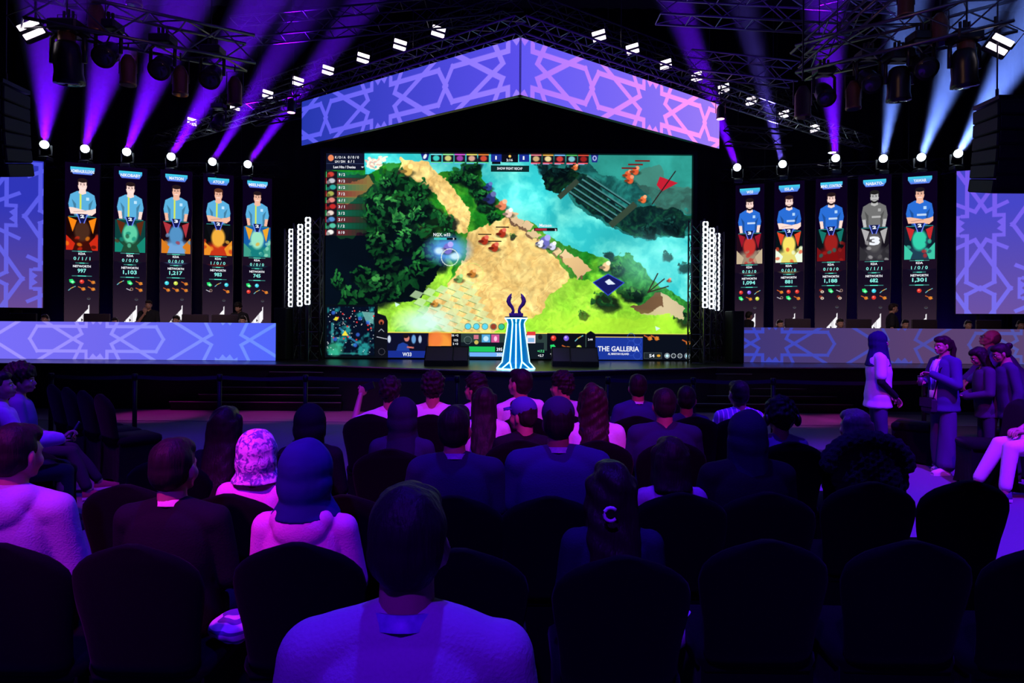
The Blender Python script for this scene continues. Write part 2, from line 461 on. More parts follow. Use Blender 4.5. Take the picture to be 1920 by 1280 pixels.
    if collar:
        q = MB(); R = []
        for zo, rr, th in ((.004, .078, 0), (.030, .066, 0), (.030, .060, 0), (.004, .070, 0)):
            R.append([nb + RL @ Vector((rr * math.cos(a), rr * math.sin(a) - .0, zo + .016 + .012 * math.sin(-a))) for a in [2 * PI * j / 28 for j in range(28)]])
        R.append(R[0]); q.loft(R, caps=False); raw(q, collar[1] if len(collar) > 1 else 'lanyard', collar[0])
    root['k'] = k
    return root, dict(H=H, HM=HM, A=A, up=up, raw=raw, fin=fin, sh=sh, nb=nb, atl=atl, RL=RL, HR=HR, k=k)

def held(root, info, name, label, cat, mb, m, smooth=False, parts=()):
    """something a person holds: its own top-level thing, built in the person's frame"""
    me = mb.mesh(name, smooth); k = info['k']
    M = Matrix.Translation(root.location) @ Euler(root.rotation_euler).to_matrix().to_4x4() @ Matrix.Scale(k, 4)
    me.transform(M); ctr = sum((v.co for v in me.vertices), Vector()) / len(me.vertices)
    me.transform(Matrix.Translation(-ctr))
    o = link(name, me, m, None, ctr); tag(o, label, cat)
    for nm, pm_, pmat in parts:
        q = pm_.mesh(nm, smooth); q.transform(Matrix.Translation(-ctr) @ M); link(nm, q, pmat, o)
    return o
# ---------------------------------------------------------------- LED pictures drawn in numpy (linear light), shown pixel by pixel
def vnoise(w, h, cell, seed=0, octs=4):
    rs = np.random.RandomState(seed); out = np.zeros((h, w)); amp = 1; tot = 0
    for o in range(octs):
        c = max(cell / 2 ** o, 1.0); gw, gh = int(w / c) + 3, int(h / c) + 3
        g = rs.rand(gh, gw); xs = np.arange(w) / c; ys = np.arange(h) / c
        xi = xs.astype(int); yi = ys.astype(int); fx = xs - xi; fy = ys - yi; fx = fx * fx * (3 - 2 * fx); fy = fy * fy * (3 - 2 * fy)
        a = g[yi][:, xi]; b = g[yi][:, xi + 1]; c_ = g[yi + 1][:, xi]; d = g[yi + 1][:, xi + 1]
        out += amp * ((a * (1 - fx) + b * fx) * (1 - fy[:, None]) + (c_ * (1 - fx) + d * fx) * fy[:, None]); tot += amp; amp *= .55
    return out / tot

class Img:
    """colours given 0-255 as seen; ox, oy, s: drawing coordinates -> pixels"""
    def __init__(s, w, h, ox=0, oy=0, sc=1.0, ss=2):
        s.ss = ss; s.W, s.H = int(w * ss), int(h * ss); s.a = np.zeros((s.H, s.W, 3)); s.ox, s.oy, s.sc = ox, oy, sc * ss
    def P(s, p): return np.array([((x - s.ox) * s.sc, (y - s.oy) * s.sc) for x, y in p])
    def mask_poly(s, pts):
        p = s.P(pts); x0, y0 = np.floor(p.min(0)).astype(int); x1, y1 = np.ceil(p.max(0)).astype(int) + 1
        x0, y0, x1, y1 = max(x0, 0), max(y0, 0), min(x1, s.W), min(y1, s.H)
        if x1 <= x0 or y1 <= y0: return None
        X, Y = np.meshgrid(np.arange(x0, x1) + .5, np.arange(y0, y1) + .5); m = np.zeros(X.shape, bool); n = len(p)
        for i in range(n):
            xa, ya = p[i]; xb, yb = p[(i + 1) % n]
            if ya == yb: continue
            c = ((ya > Y) != (yb > Y)) & (X < (xb - xa) * (Y - ya) / (yb - ya) + xa); m ^= c
        return m, x0, y0, x1, y1
    def put(s, r, col, alpha=1.0, tex=None):
        if r is None: return
        m, x0, y0, x1, y1 = r; c = np.array(col, float)
        if c.ndim == 1: c = np.broadcast_to(c, (*m.shape, 3))
        if tex is not None: c = c * tex[y0:y1, x0:x1, None]
        a = m[..., None] * alpha; s.a[y0:y1, x0:x1] = s.a[y0:y1, x0:x1] * (1 - a) + c * a
    def poly(s, pts, col, alpha=1.0, tex=None): s.put(s.mask_poly(pts), col, alpha, tex)
    def rect(s, x0, y0, x1, y1, col, alpha=1.0): s.poly([(x0, y0), (x1, y0), (x1, y1), (x0, y1)], col, alpha)
    def line(s, pts, w, col, alpha=1.0):
        for (xa, ya), (xb, yb) in zip(pts[:-1], pts[1:]):
            L = math.hypot(xb - xa, yb - ya) or 1; dx, dy = (xb - xa) / L * w / 2, (yb - ya) / L * w / 2
            s.poly([(xa - dy - dx, ya + dx - dy), (xb - dy + dx, yb + dx + dy), (xb + dy + dx, yb - dx + dy), (xa + dy - dx, ya - dx - dy)], col, alpha)
    def ell(s, cx, cy, rx, ry, col, alpha=1.0, soft=0.0, rot=0.0):
        R = max(rx, ry) * (1.6 if soft else 1); p = s.P([(cx - R, cy - R), (cx + R, cy + R)])
        x0, y0 = max(int(p[0][0]), 0), max(int(p[0][1]), 0); x1, y1 = min(int(p[1][0]) + 2, s.W), min(int(p[1][1]) + 2, s.H)
        if x1 <= x0 or y1 <= y0: return
        X, Y = np.meshgrid((np.arange(x0, x1) + .5) / s.sc + s.ox - cx, (np.arange(y0, y1) + .5) / s.sc + s.oy - cy)
        c, q = math.cos(rot), math.sin(rot); a = np.hypot((X * c + Y * q) / rx, (-X * q + Y * c) / ry)
        m = np.clip((1.0 + soft * .6 - a) / (soft + 1e-3) if soft else (1 - a) * min(rx, ry) * s.sc + .5, 0, 1)
        s.put((m, x0, y0, x1, y1), col, alpha)
    def ring(s, cx, cy, r, w, col, alpha=1.0):
        n = 20; s.line([(cx + r * math.cos(2 * PI * i / n), cy + r * math.sin(2 * PI * i / n)) for i in range(n + 1)], w, col, alpha)
    def out(s):
        a = s.a[:s.H // s.ss * s.ss, :s.W // s.ss * s.ss]; h, w = a.shape[0] // s.ss, a.shape[1] // s.ss
        a = a.reshape(h, s.ss, w, s.ss, 3).mean((1, 3)) / 255.0; a = np.clip(a, 0, 1.3)
        return np.where(a <= 0.04045, a / 12.92, ((a + 0.055) / 1.055) ** 2.4)

def led_panel(img, p0, ux, uz, W, Hh, name, m, parent=None):
    """grid of LED pixels: p0 = top left, ux = unit vector to the right, uz = up"""
    a = img.out(); h, w = a.shape[:2]
    X, Y = np.meshgrid(np.linspace(0, W, w + 1), np.linspace(0, Hh, h + 1))
    p0, ux, uz = np.array(p0), np.array(ux), np.array(uz)
    co = (p0 + X[..., None] * ux - Y[..., None] * uz).reshape(-1, 3)
    I, J = np.meshgrid(np.arange(w), np.arange(h)); b = (J * (w + 1) + I).ravel()
    q = np.stack([b, b + w + 1, b + w + 2, b + 1], 1).astype(np.int32)
    me = bpy.data.meshes.new(name); me.vertices.add(len(co)); me.vertices.foreach_set('co', co.ravel().astype(np.float32))
    me.loops.add(q.size); me.loops.foreach_set('vertex_index', q.ravel())
    me.polygons.add(len(q)); me.polygons.foreach_set('loop_start', (np.arange(len(q)) * 4).astype(np.int32)); me.update(calc_edges=True)
    col = np.ones((len(q), 4), np.float32); col[:, :3] = a.reshape(-1, 3)
    at = me.color_attributes.new('led', 'FLOAT_COLOR', 'CORNER'); at.data.foreach_set('color', np.repeat(col, 4, 0).ravel())
    return link(name, me, m, parent)

def lettering(items, name, m, parent=None):
    """items: (text, origin(left/centre baseline), ux, uz, height, width or None, align) -> one flat mesh of letters just in front of the panel"""
    vs, fs = [], []
    for it in items:
        txt, o, ux, uz, hgt, wid, al = it[:7]; bold = it[7] if len(it) > 7 else .03
        cu = bpy.data.curves.new('t', 'FONT'); cu.body = txt; cu.size = 1; cu.offset = bold; cu.resolution_u = 2
        ob = bpy.data.objects.new('t', cu); C.objects.link(ob)
        me = bpy.data.meshes.new_from_object(ob.evaluated_get(bpy.context.evaluated_depsgraph_get()))
        n = len(me.vertices)
        if n:
            co = np.empty(n * 3, np.float32); me.vertices.foreach_get('co', co); co = co.reshape(-1, 3)
            x0, x1 = co[:, 0].min(), co[:, 0].max(); sy = hgt / .72
            sx = (wid / (x1 - x0)) if wid else sy * 1.15
            xs = (co[:, 0] - {'L': x0, 'C': (x0 + x1) / 2, 'R': x1}[al]) * sx
            P_ = np.array(o) + xs[:, None] * np.array(ux) + (co[:, 1] * sy)[:, None] * np.array(uz)
            m2 = bpy.data.meshes.new(name); m2.from_pydata([tuple(p) for p in P_], [], [tuple(p.vertices) for p in me.polygons]); link(name, m2, m, parent)
        bpy.data.objects.remove(ob); bpy.data.curves.remove(cu); bpy.data.meshes.remove(me)

# star-and-hexagon strapwork; unit = strip height (from the desk fronts)
def strap(img, cx, cy, H, col, kind='A', wd=.085, vert=False, half=1.0):
    u = H / 360.0
    def T(p):
        return [((cx + y * u, cy + x * u) if vert else (cx + x * u, cy + y * u)) for x, y in p]
    w = wd * H
    for s in (-1, 1):
        if kind == 'A':
            img.line(T([(s * 100, -155), (s * 100, -118), (s * 570, -118), (s * 640, 0), (s * 570, 116), (s * 100, 116), (s * 100, 190)]), w, col)
        for t in (-1, 1):
            img.line(T([(s * 640, -t * 252)] + [(s * 225, 0), (s * 142, t * 48), (s * 225, t * 215)]), w, col)
        if kind == 'B': img.line(T([(s * 640, 10), (s * 900, 170)]), w, col, 0)
    for t in (-1, 1):
        img.poly(T([(-108, t * 208), (-108, t * 165), (-72, t * 185), (-35, t * 136), (0, t * 172), (35, t * 136), (72, t * 185), (108, t * 165), (108, t * 208)]), col)

def grad(img, f):
    h, w = img.a.shape[:2]; X, Y = np.meshgrid(np.linspace(0, 1, w), np.linspace(0, 1, h)); return f(X, Y)
def mixc(a, b, t): return np.array(a, float) * (1 - t[..., None]) + np.array(b, float) * t[..., None]

class Gimg(Img):
    """image whose line colour can be a full-size gradient array"""
    def put(s, r, col, alpha=1.0, tex=None):
        if r is not None and isinstance(col, np.ndarray) and col.ndim == 3:
            m, x0, y0, x1, y1 = r; col = col[y0:y1, x0:x1]
        Img.put(s, r, col, alpha, tex)

FRAME_M = mat('led_housing', (.012, .012, .015), .5)
LED = ledmat('led_pixels', 1.12)

def led_box(root, p0, ux, uz, W, H, depth=.10, m=.03, name='housing'):
    """housing behind a panel"""
    p0, ux, uz = Vector(p0), Vector(ux), Vector(uz); n = uz.cross(ux) * -1   # away from the audience
    if n.y < 0: n = -n
    b = MB(); c = p0 + ux * W / 2 - uz * H / 2 + n * (depth / 2 + .004)
    R = Matrix((ux, n, uz)).transposed()
    b.box(c, (W + m, depth, H + m), R); o = b.build(name, FRAME_M, root)
    return o

# ---- desks
def desk(label, xl, xr, y, z0, z1, bgf, lnf, stars):
    H = z1 - z0; W = xr - xl; root = empty('player_desk', ((xl + xr) / 2, y, z0), 0, label, 'desk')
    px = 88.0; im = Gimg(W * px, H * px, 0, 0, px, 2)
    im.a[:] = grad(im, bgf); lc = grad(im, lnf)
    for s, kd in stars: strap(im, s - xl, H * .45, H, lc, kd)
    p0 = (-W / 2, -.004, H)
    led_panel(im, p0, (1, 0, 0), (0, 0, 1), W, H, 'display', LED, root)
    b = MB(); b.box((0, .06, H / 2), (W, .11, H)); b.build('housing', FRAME_M, root)
    b = MB(); b.box((0, .54, 1.25 - z0), (W, .84, .04)); b.build('tabletop', mat('desk_top', (.02, .02, .022), .4), root)
    for x in (-W / 2 + .9, 0, W / 2 - .9):
        b = MB(); b.box((x, .85, (1.23 - z0 + .5 - z0) / 2), (.06, .06, 1.23 - .5)); b.build('leg', BLACKP, root)
    return root
hz2 = lambda xl, xr, c1, c2, c3=None: (lambda X, Y: mixc(c1, c2, X) if c3 is None else np.where((X < .5)[..., None], mixc(c1, c2, np.clip(X * 2, 0, 1)), mixc(c2, c3, np.clip(X * 2 - 1, 0, 1))))
DYL, DYR = 14.0, 14.6
dz0, dz1 = .855, 1.60
xr_ = U(517, 640, DYL).x; sA = U(181, 640, DYL).x; sB = U(424, 640, DYL).x; sC = U(-62, 640, DYL).x
desk('long left player desk faced with a violet-blue LED star pattern', -12.2, xr_, DYL, dz0, 1.625, hz2(0, 0, (120, 108, 245), (108, 100, 228), (78, 98, 240)), hz2(0, 0, (160, 145, 250), (145, 135, 250), (100, 135, 255)), [(sA, 'A'), (sB, 'B'), (sC, 'B'), (sA * 2 - sB - (sB - sA), 'A')])
xl_ = U(1387, 640, DYR).x; s1 = U(1448, 640, DYR).x; s2 = U(1690, 640, DYR).x
desk('long right player desk faced with a dim mauve LED star pattern', xl_, 12.6, DYR, dz0, 1.60, hz2(0, 0, (58, 50, 112), (84, 60, 104), (86, 64, 110)), hz2(0, 0, (56, 66, 185), (72, 70, 158), (82, 86, 160)), [(s1, 'A'), (s2, 'B'), (2 * s2 - s1, 'A')])

# ---- header chevron
AP = U(976, 70, 11.5); HT, HB = AP.z, AP.z - .965
def header(side):
    e = U(566, 198, 15.0) if side < 0 else U(1349, 210, 15.0)
    a = Vector((AP.x, 11.5, HT)); e = Vector((e.x, e.y, HT)); p0, p1 = (e, a) if side < 0 else (a, e)
    ux = (p1 - p0); W = ux.length; ux.normalize(); H = HT - HB; px = 88
    root = empty('header_screen', ((p0 + p1) / 2)[:], 0, None, 'screen')
    im = Gimg(W * px, H * px, 0, 0, px, 2)
    if side < 0:
        im.a[:] = grad(im, lambda X, Y: mixc((36, 52, 165), (92, 78, 232), X * .9)); lc = grad(im, lambda X, Y: mixc((86, 88, 232), (150, 122, 248), X)); st = W
    else:
        im.a[:] = grad(im, lambda X, Y: mixc((92, 84, 232), (150, 120, 238), X)); lc = grad(im, lambda X, Y: mixc((158, 112, 245), (255, 148, 240), np.clip(X * 1.15, 0, 1))); st = 0
    for i in range(-2, 3): strap(im, st + i * 3.52 * H, H * .5, H, lc, 'A', .1)
    off = Vector((0, 0, 0)) - root.location
    led_panel(im, (p0 + off)[:], ux[:], (0, 0, 1), W, H, 'display', LED, root)
    led_box(root, p0 + off, ux, (0, 0, 1), W, H, .08, .01)
    root['label'] = 'left half of the V-shaped LED header, darker blue star pattern' if side < 0 else 'right half of the V-shaped LED header, pattern turning pink'
header(-1); header(1)

# ---- side screens and columns
def wing_pts(side):
    o = U(155, 597, 17.0) if side < 0 else U(1725, 606, 17.0); i = U(483, 597, 18.6) if side < 0 else U(1406, 603, 18.6)
    o.z = i.z = 0; return o, i
def basis(side):
    o, i = wing_pts(side); d = (i - o) if side < 0 else (o - i); return d.normalized()
class Sq:
    """draws with the heights stretched about y0"""
    def __init__(s, im, y0, f): s.im, s.y0, s.f = im, y0, f
    def q(s, y): return s.y0 + (y - s.y0) * s.f
    def poly(s, p, *a): s.im.poly([(x, s.q(y)) for x, y in p], *a)
    def rect(s, x0, y0, x1, y1, *a): s.im.rect(x0, s.q(y0), x1, s.q(y1), *a)
    def ell(s, x, y, rx, ry, *a): s.im.ell(x, s.q(y), rx, ry * s.f, *a)
    def line(s, p, *a): s.im.line([(x, s.q(y)) for x, y in p], *a)
def portrait(im, W, x, y, s, shirt, skin, hair, crossed, beard=False, grey=False, stripe=None):
    """flat half-length picture of a player in a jersey (generic)"""
    g = lambda c: tuple([sum(c) / 3.2] * 3) if grey else c
    sh, sk, ha = g(shirt), g(skin), g(hair)
    im = Sq(im, y, 1.2)
    P_ = lambda pts: [(x + a * s, y + b * s) for a, b in pts]
    im.poly(P_([(-11, 24), (-25, 31), (-29, 50), (-27, 60), (-18, 60), (-17, 74), (17, 74), (18, 60), (27, 60), (29, 50), (25, 31), (11, 24)]), sh)
    im.poly(P_([(-22, 40), (-17, 58), (-17, 74), (-13, 74), (-13, 50)]), tuple(v * .72 for v in sh)); im.poly(P_([(22, 40), (17, 58), (17, 74), (13, 74), (13, 50)]), tuple(v * .72 for v in sh))
    if stripe: im.rect(x - 6 * s, y + 27 * s, x - 2 * s, y + 73 * s, g(stripe))
    else: im.rect(x - 6 * s, y + 51 * s, x + 14 * s, y + 55 * s, (225, 235, 245) if not grey else (190, 190, 190), .8)
    im.rect(x + 8 * s, y + 36 * s, x + 14 * s, y + 42 * s, (210, 235, 250) if not grey else (180,) * 3, .8)
    if crossed:
        im.poly(P_([(-28, 57), (-20, 57), (6, 62), (20, 60), (28, 57), (28, 66), (20, 72), (-4, 70), (-24, 70)]), sk); im.line(P_([(-18, 66), (8, 63)]), 1.2 * s, tuple(v * .7 for v in sk))
    else:
        im.poly(P_([(-27, 58), (-19, 58), (-17, 74), (-24, 74)]), sk); im.poly(P_([(27, 58), (19, 58), (17, 74), (24, 74)]), sk)
    im.poly(P_([(-6, 18), (6, 18), (8, 28), (0, 31), (-8, 28)]), sk)
    im.ell(x, y + 12 * s, 9.4 * s, 12.5 * s, sk); im.ell(x, y + 2.2 * s, 10.0 * s, 4.6 * s, ha); im.rect(x - 10 * s, y + 3 * s, x - 8.4 * s, y + 12 * s, ha); im.rect(x + 8.4 * s, y + 3 * s, x + 10 * s, y + 12 * s, ha)
    for q in (-3.6, 3.6): im.ell(x + q * s, y + 11.2 * s, 1.5 * s, .9 * s, tuple(v * .35 for v in sk)); im.line([(x + (q - 2) * s, y + 8.9 * s), (x + (q + 2) * s, y + 8.7 * s)], .9 * s, ha)
    im.line([(x, y + 11 * s), (x + .8 * s, y + 15 * s)], .9 * s, tuple(v * .75 for v in sk))
    if beard: im.ell(x, y + 20 * s, 7.5 * s, 5 * s, ha); im.ell(x, y + 17 * s, 6 * s, 4 * s, sk)
    im.line([(x - 3.5 * s, y + 18 * s), (x + 3.5 * s, y + 18 * s)], 1.4 * s, (240, 225, 225) if not beard else tuple(v * .6 for v in sk))

ITEM_COL = dict(g=(40, 220, 110), o=(200, 110, 40), r=(210, 50, 40), w=(200, 200, 210), c=(60, 200, 220), y=(190, 210, 70), p=(120, 90, 220), b=(120, 40, 30))
def item(im, k, x, y):
    c = ITEM_COL[k.lower()[0]]
    if k == 'g': im.poly([(x - 6, y - 5), (x + 1, y - 6), (x + 7, y + 2), (x + 2, y + 6), (x - 5, y + 2)], c); im.ell(x + 1, y + 1, 3, 2.5, (160, 255, 200))
    elif k == 'o': im.line([(x - 7, y - 4), (x + 1, y + 0)], 2.4, (190, 90, 40)); im.ell(x + 3, y + 1.5, 4, 4, c); im.line([(x + 3, y + 2), (x + 8, y + 3)], 1.3, (240, 160, 60)); im.line([(x + 2, y - 2), (x + 7, y - 1)], 1.2, (240, 160, 60))
    elif k == 'w': im.line([(x - 7, y - 2), (x + 1, y + 2)], 2, c); im.ell(x + 4, y - 1, 3.6, 4, (150, 120, 110)); im.ell(x + 4, y - 1, 2, 2.4, (20, 18, 20))
    elif k == 's': im.line([(x - 7, y + 5), (x - 2, y), (x + 7, y - 5)], 1.6, (110, 190, 200)); im.line([(x - 2, y), (x + 3, y - 3)], 1.6, (220, 170, 70))
    elif k in 'rcyp': im.ell(x, y, 5, 5.2, c); im.ell(x - 1, y - 1.5, 2.2, 2, tuple(min(255, v + 80) for v in c))
    elif k == 'b': im.ell(x - 2.5, y - 2, 4, 3.6, c); im.ell(x + 1, y + 2, 4, 3.6, (220, 200, 180)); im.ell(x + 1, y + 2, 1.5, 1.6, (30, 20, 20))
ITEM_COL['s'] = (1, 1, 1)

def hero_tile(im, x0, y0, x1, y1, cols, seed, grey=False):
    """plain colour stand-in for the game portrait"""
    rs = np.random.RandomState(seed); w, h = x1 - x0, y1 - y0
    im.rect(x0, y0, x1, y1, cols[0])
    im.ell(x0 + w * .5, y0 + h * .95, w * .55, h * .35, cols[1], 1, .5)
    im.ell(x0 + w * .5, y0 + h * .42, w * .24, h * .30, cols[2], 1, .35)
    im.poly([(x0, y0 + h * .55), (x0 + w * .28, y0 + h * .8), (x0 + w * .2, y1), (x0, y1)], cols[3]); im.poly([(x1, y0 + h * .5), (x1 - w * .28, y0 + h * .78), (x1 - w * .18, y1), (x1, y1)], cols[3])
    im.poly([(x0 + w * .05, y0), (x0 + w * .33, y0 + h * .1), (x0 + w * .2, y0 + h * .45)], cols[4]); im.poly([(x1 - w * .05, y0), (x1 - w * .3, y0 + h * .1), (x1 - w * .16, y0 + h * .5)], cols[4])
    for i in range(10): im.ell(x0 + w * rs.rand(), y0 + h * (.4 + .6 * rs.rand()), w * .08, h * .05, cols[rs.randint(1, 5)], .7, .5, rs.rand() * 3)
    im.rect(x0 - 9, y0 - 6, x0 - .3, y1 + 6, (14, 6, 22)); im.rect(x1 + .3, y0 - 6, x1 + 9, y1 + 6, (14, 6, 22))

COLW, COLH = .74, 4.72
LB = (88, 170, 215); RB = (40, 105, 205)
def column(side, cx_px, ctop_px, d, name, kda, net, lvl, hero, items, port, seed):
    ux = basis(side); c = U(cx_px, ctop_px, d); W = COLW
    top = c.z; zb = .5; H = top - zb; hc = 133.33
    root = empty('led_column_screen', (c.x, c.y, zb), 0, None, 'screen')
    im = Gimg(W * 100, H * 100, 0, 0, 100 / 100.0, 2)
    im.a[:] = grad(im, lambda X, Y: mixc((10, 2, 26), (28, 20, 34), np.clip((Y - .3) * 2.2, 0, 1)) + (np.clip((Y - .55) * 2.6, 0, 1))[..., None] * np.array((38, 26, 26)))
    # name plate
    im.poly([(11, 10), (63, 10), (63, 18), (57, 28), (17, 28), (11, 18)], grad(im, lambda X, Y: mixc((60, 205, 225), (90, 110, 225), np.clip((Y * H * 100 - 10) / 18, 0, 1))))
    portrait(im, W, 37, 40, 1.03, **port)
    y0, y1 = 134, 216
    im.rect(8, y0 - 1.5, 66, y0, (60, 200, 190), .8)
    hero_tile(im, 3 if side < 0 else 4, y0, 71 if side < 0 else 70, y1, hero[0], seed)
    im.poly([(27, y0 - 8), (47, y0 - 8), (43, y0 + 1), (40, y0 + 14), (34, y0 + 14), (31, y0 + 1)], (14, 20, 80)); im.line([(26, y0 - 7), (33, y0 + 14)], 2, (110, 130, 250)); im.line([(48, y0 - 7), (41, y0 + 14)], 2, (110, 130, 250))
    im.rect(0, y1, 74, y1 + 24, (26, 14, 32))
    for yy, hw in ((219, 28), (248, 18), (280, 28)): im.poly([(37 - hw, yy), (37, yy - 1.1), (37 + hw, yy), (37, yy + 1.1)], (90, 230, 205))
    for i, k in enumerate(items):
        if k != '-': item(im, k, 16 + (i % 3) * 21, 294 + (i // 3) * 17)
    im.ell(52, 336, 4, 3, (75, 85, 95), .8); im.ell(52, 334.5, 3.4, 2.4, (50, 42, 48))
    for i in range(11):
        x = 22 + i * 2.9; hgt = 9 + i * 3.6 + (7 if i == 10 else 0); im.poly([(x, 404 - hgt + 1.4), (x + 2.75, 404 - hgt - 1.4), (x + 2.75, 406 - max(0, i - 6) * 5), (x, 408 - max(0, i - 6) * 5)], (240, 238, 242))
    im.poly([(36, 385), (41, 389), (36, 393)], (50, 42, 46))
    led_panel(im, (Vector((-ux * W / 2)) + Vector((0, 0, H)))[:], ux[:], (0, 0, 1), W, H, 'display', LED, root)
    led_box(root, -ux * W / 2 + Vector((0, 0, H)), ux, (0, 0, 1), W, H, .09, .02)
    nrm = Vector((ux.y, -ux.x, 0))
    if nrm.y > 0: nrm = -nrm
    q = lambda x, y: (ux * ((x - 37) / 100) + nrm * .006 + Vector((0, 0, H - y / 100)))[:]
    WH = emat('led_white_text', (.9, .93, 1), 1.0, 'NONE'); CY = emat('led_cyan_text', (.25, .85, .78), 1.0, 'NONE')
    u3, z3 = ux[:], (0, 0, 1); nw = min(50, 5.6 * len(name))
    it = [(name, q(37, 24), u3, z3, .075, nw / 100, 'C'), (lvl, q(37, y0 + 2), u3, z3, .075, .09, 'C', .05), ('KDA', q(37, 228), u3, z3, .055, .15, 'C'), ('NETWORTH', q(37, 259), u3, z3, .055, .38, 'C')]
    lettering(it + ([('3', q(38, 176), u3, z3, .2, .24, 'C', .06)] if port.get('grey') else []), 'white_lettering', WH, root)
    lettering([(kda, q(37, 241), u3, z3, .08, .36, 'C', .02), (net, q(37, 272), u3, z3, .095, (.062 * len(net)), 'C', .03)], 'cyan_lettering', CY, root)
    root['label'] = 'LED column %s with a %s jersey portrait, name plate reading %s' % ('on the left' if side < 0 else 'on the right', 'grey' if port.get('grey') else ('light blue' if side < 0 else 'royal blue'), name)
    root['group'] = 'player columns'
SK1, SK2 = (250, 215, 205), (235, 180, 155)
def pt(crossed, skin=SK1, hair=(35, 22, 25), beard=False, side=-1, grey=False): return dict(shirt=LB if side < 0 else RB, skin=skin, hair=hair, crossed=crossed, beard=beard, grey=grey, stripe=(200, 220, 90) if side < 0 else None)
column(-1, 155, 306, 17.0, 'ADMIRALBULLDOG', '0 / 1 / 1', '997', '2', [[(24, 4, 6), (60, 12, 8), (70, 40, 28), (200, 40, 20), (240, 130, 20)]], 'grosoo'[0:1] + 'ro' + 'soo', pt(True), 1)
column(-1, 245, 314, 17.44, 'NIKOBABY', '0 / 0 / 0', '1,103', '2', [[(12, 60, 58), (30, 70, 50), (90, 200, 160), (20, 130, 110), (90, 40, 20)]], 'sgo-wo', pt(False), 2)
column(-1, 331, 320, 17.86, 'MATSON', '0 / 0 / 0', '1,217', '3', [[(22, 4, 14), (110, 160, 210), (80, 140, 190), (210, 120, 30), (170, 50, 60)]], 'cyoooo', pt(False, SK2), 3)
column(-1, 410, 327, 18.25, 'ATOUF', '1 / 0 / 0', '983', '2', [[(8, 10, 14), (190, 50, 25), (235, 170, 60), (230, 140, 40), (12, 14, 20)]], 'gscw-o', pt(True, SK2, (90, 50, 35)), 4)
column(-1, 483, 333, 18.62, 'MIELNIEN', '0 / 0 / 0', '745', '2', [[(20, 90, 160), (20, 120, 120), (150, 220, 190), (60, 150, 130), (230, 160, 40)]], 'gc-rso', pt(False, SK2), 5)
column(1, 1406, 346, 18.62, 'W33', '0 / 0 / 0', '1,094', '3', [[(30, 10, 24), (150, 130, 110), (190, 50, 45), (190, 170, 140), (150, 20, 40)]], 'rpsgoy', pt(False, SK1, (30, 20, 24), True, 1), 6)
column(1, 1480, 340, 18.22, 'ISLA', '0 / 0 / 0', '881', '2', [[(6, 16, 22), (220, 210, 110), (240, 220, 100), (230, 245, 220), (220, 70, 40)]], 'orrwgo', pt(True, SK1, (45, 25, 28), True, 1), 7)
column(1, 1559, 334, 17.82, 'MIND_CONTROL', '0 / 0 / 0', '1,188', '2', [[(8, 14, 20), (120, 14, 16), (150, 30, 28), (110, 16, 20), (20, 110, 100)]], 'bgwb-b', pt(False, SK1, (35, 22, 25), True, 1), 8)
column(1, 1640, 329, 17.42, 'NABATO-', '0 / 1 / 1', '682', '2', [[(20, 16, 26), (60, 58, 64), (90, 88, 90), (44, 42, 48), (170, 168, 170)]], 'gcsoro', pt(False, (200, 195, 190), (30, 30, 30), True, 1, True), 9)
column(1, 1725, 323, 17.0, 'YAWAR', '1 / 0 / 0', '1,301', '2', [[(12, 26, 40), (30, 60, 80), (50, 200, 165), (60, 190, 160), (190, 40, 45)]], '-rs--o', pt(True, SK2, (25, 20, 30), False, 1), 10)

def side_screen(side):
    ux = basis(side); e = U(80, 577, 16.68) if side < 0 else U(1792, 588, 16.68)
    top = U(80, 303, 16.68).z if side < 0 else U(1792, 321, 16.68).z; W = 3.6; zb = e.z; H = top - zb
    p0 = e - ux * W if side < 0 else Vector(e); p0.z = top
    root = empty('side_screen', (p0 + ux * W / 2)[:], 0, 'big square LED screen at the far left behind the desk' if side < 0 else 'big square LED screen at the far right behind the desk', 'screen')
    im = Gimg(W * 80, H * 80, 0, 0, 80, 2)
    if side < 0: im.a[:] = grad(im, lambda X, Y: mixc((44, 50, 175), (104, 72, 140), np.clip(Y * 1.3 - .35, 0, 1))); lc = grad(im, lambda X, Y: mixc((78, 84, 225), (104, 96, 214), Y))
    else: im.a[:] = grad(im, lambda X, Y: mixc((66, 66, 190), (106, 78, 150), np.clip(Y * 1.2 - .3, 0, 1))); lc = grad(im, lambda X, Y: mixc((112, 84, 228), (112, 104, 226), Y))
    S = .86; b0 = (W - 1.02) if side < 0 else .50
    for i in range(-5, 6):
        for j in range(-4, 5): strap(im, b0 + i * S * 1.44, 1.35 + (j + (i % 2) * .5) * S * 3.52, S, lc, 'A', .105, vert=True)
    off = p0 - root.location
    led_panel(im, off[:], ux[:], (0, 0, 1), W, H, 'display', LED, root); led_box(root, off, ux, (0, 0, 1), W, H, .1, .03)
    for t in (.15, .85):
        b = MB(); q_ = off + ux * W * t + Vector((0, .16, 0)); b.box(q_ + Vector((0, 0, -(H + zb - .5) / 2)), (.06, .06, H + zb - .5)); b.build('support_post', FRAME_M, root)
side_screen(-1); side_screen(1)
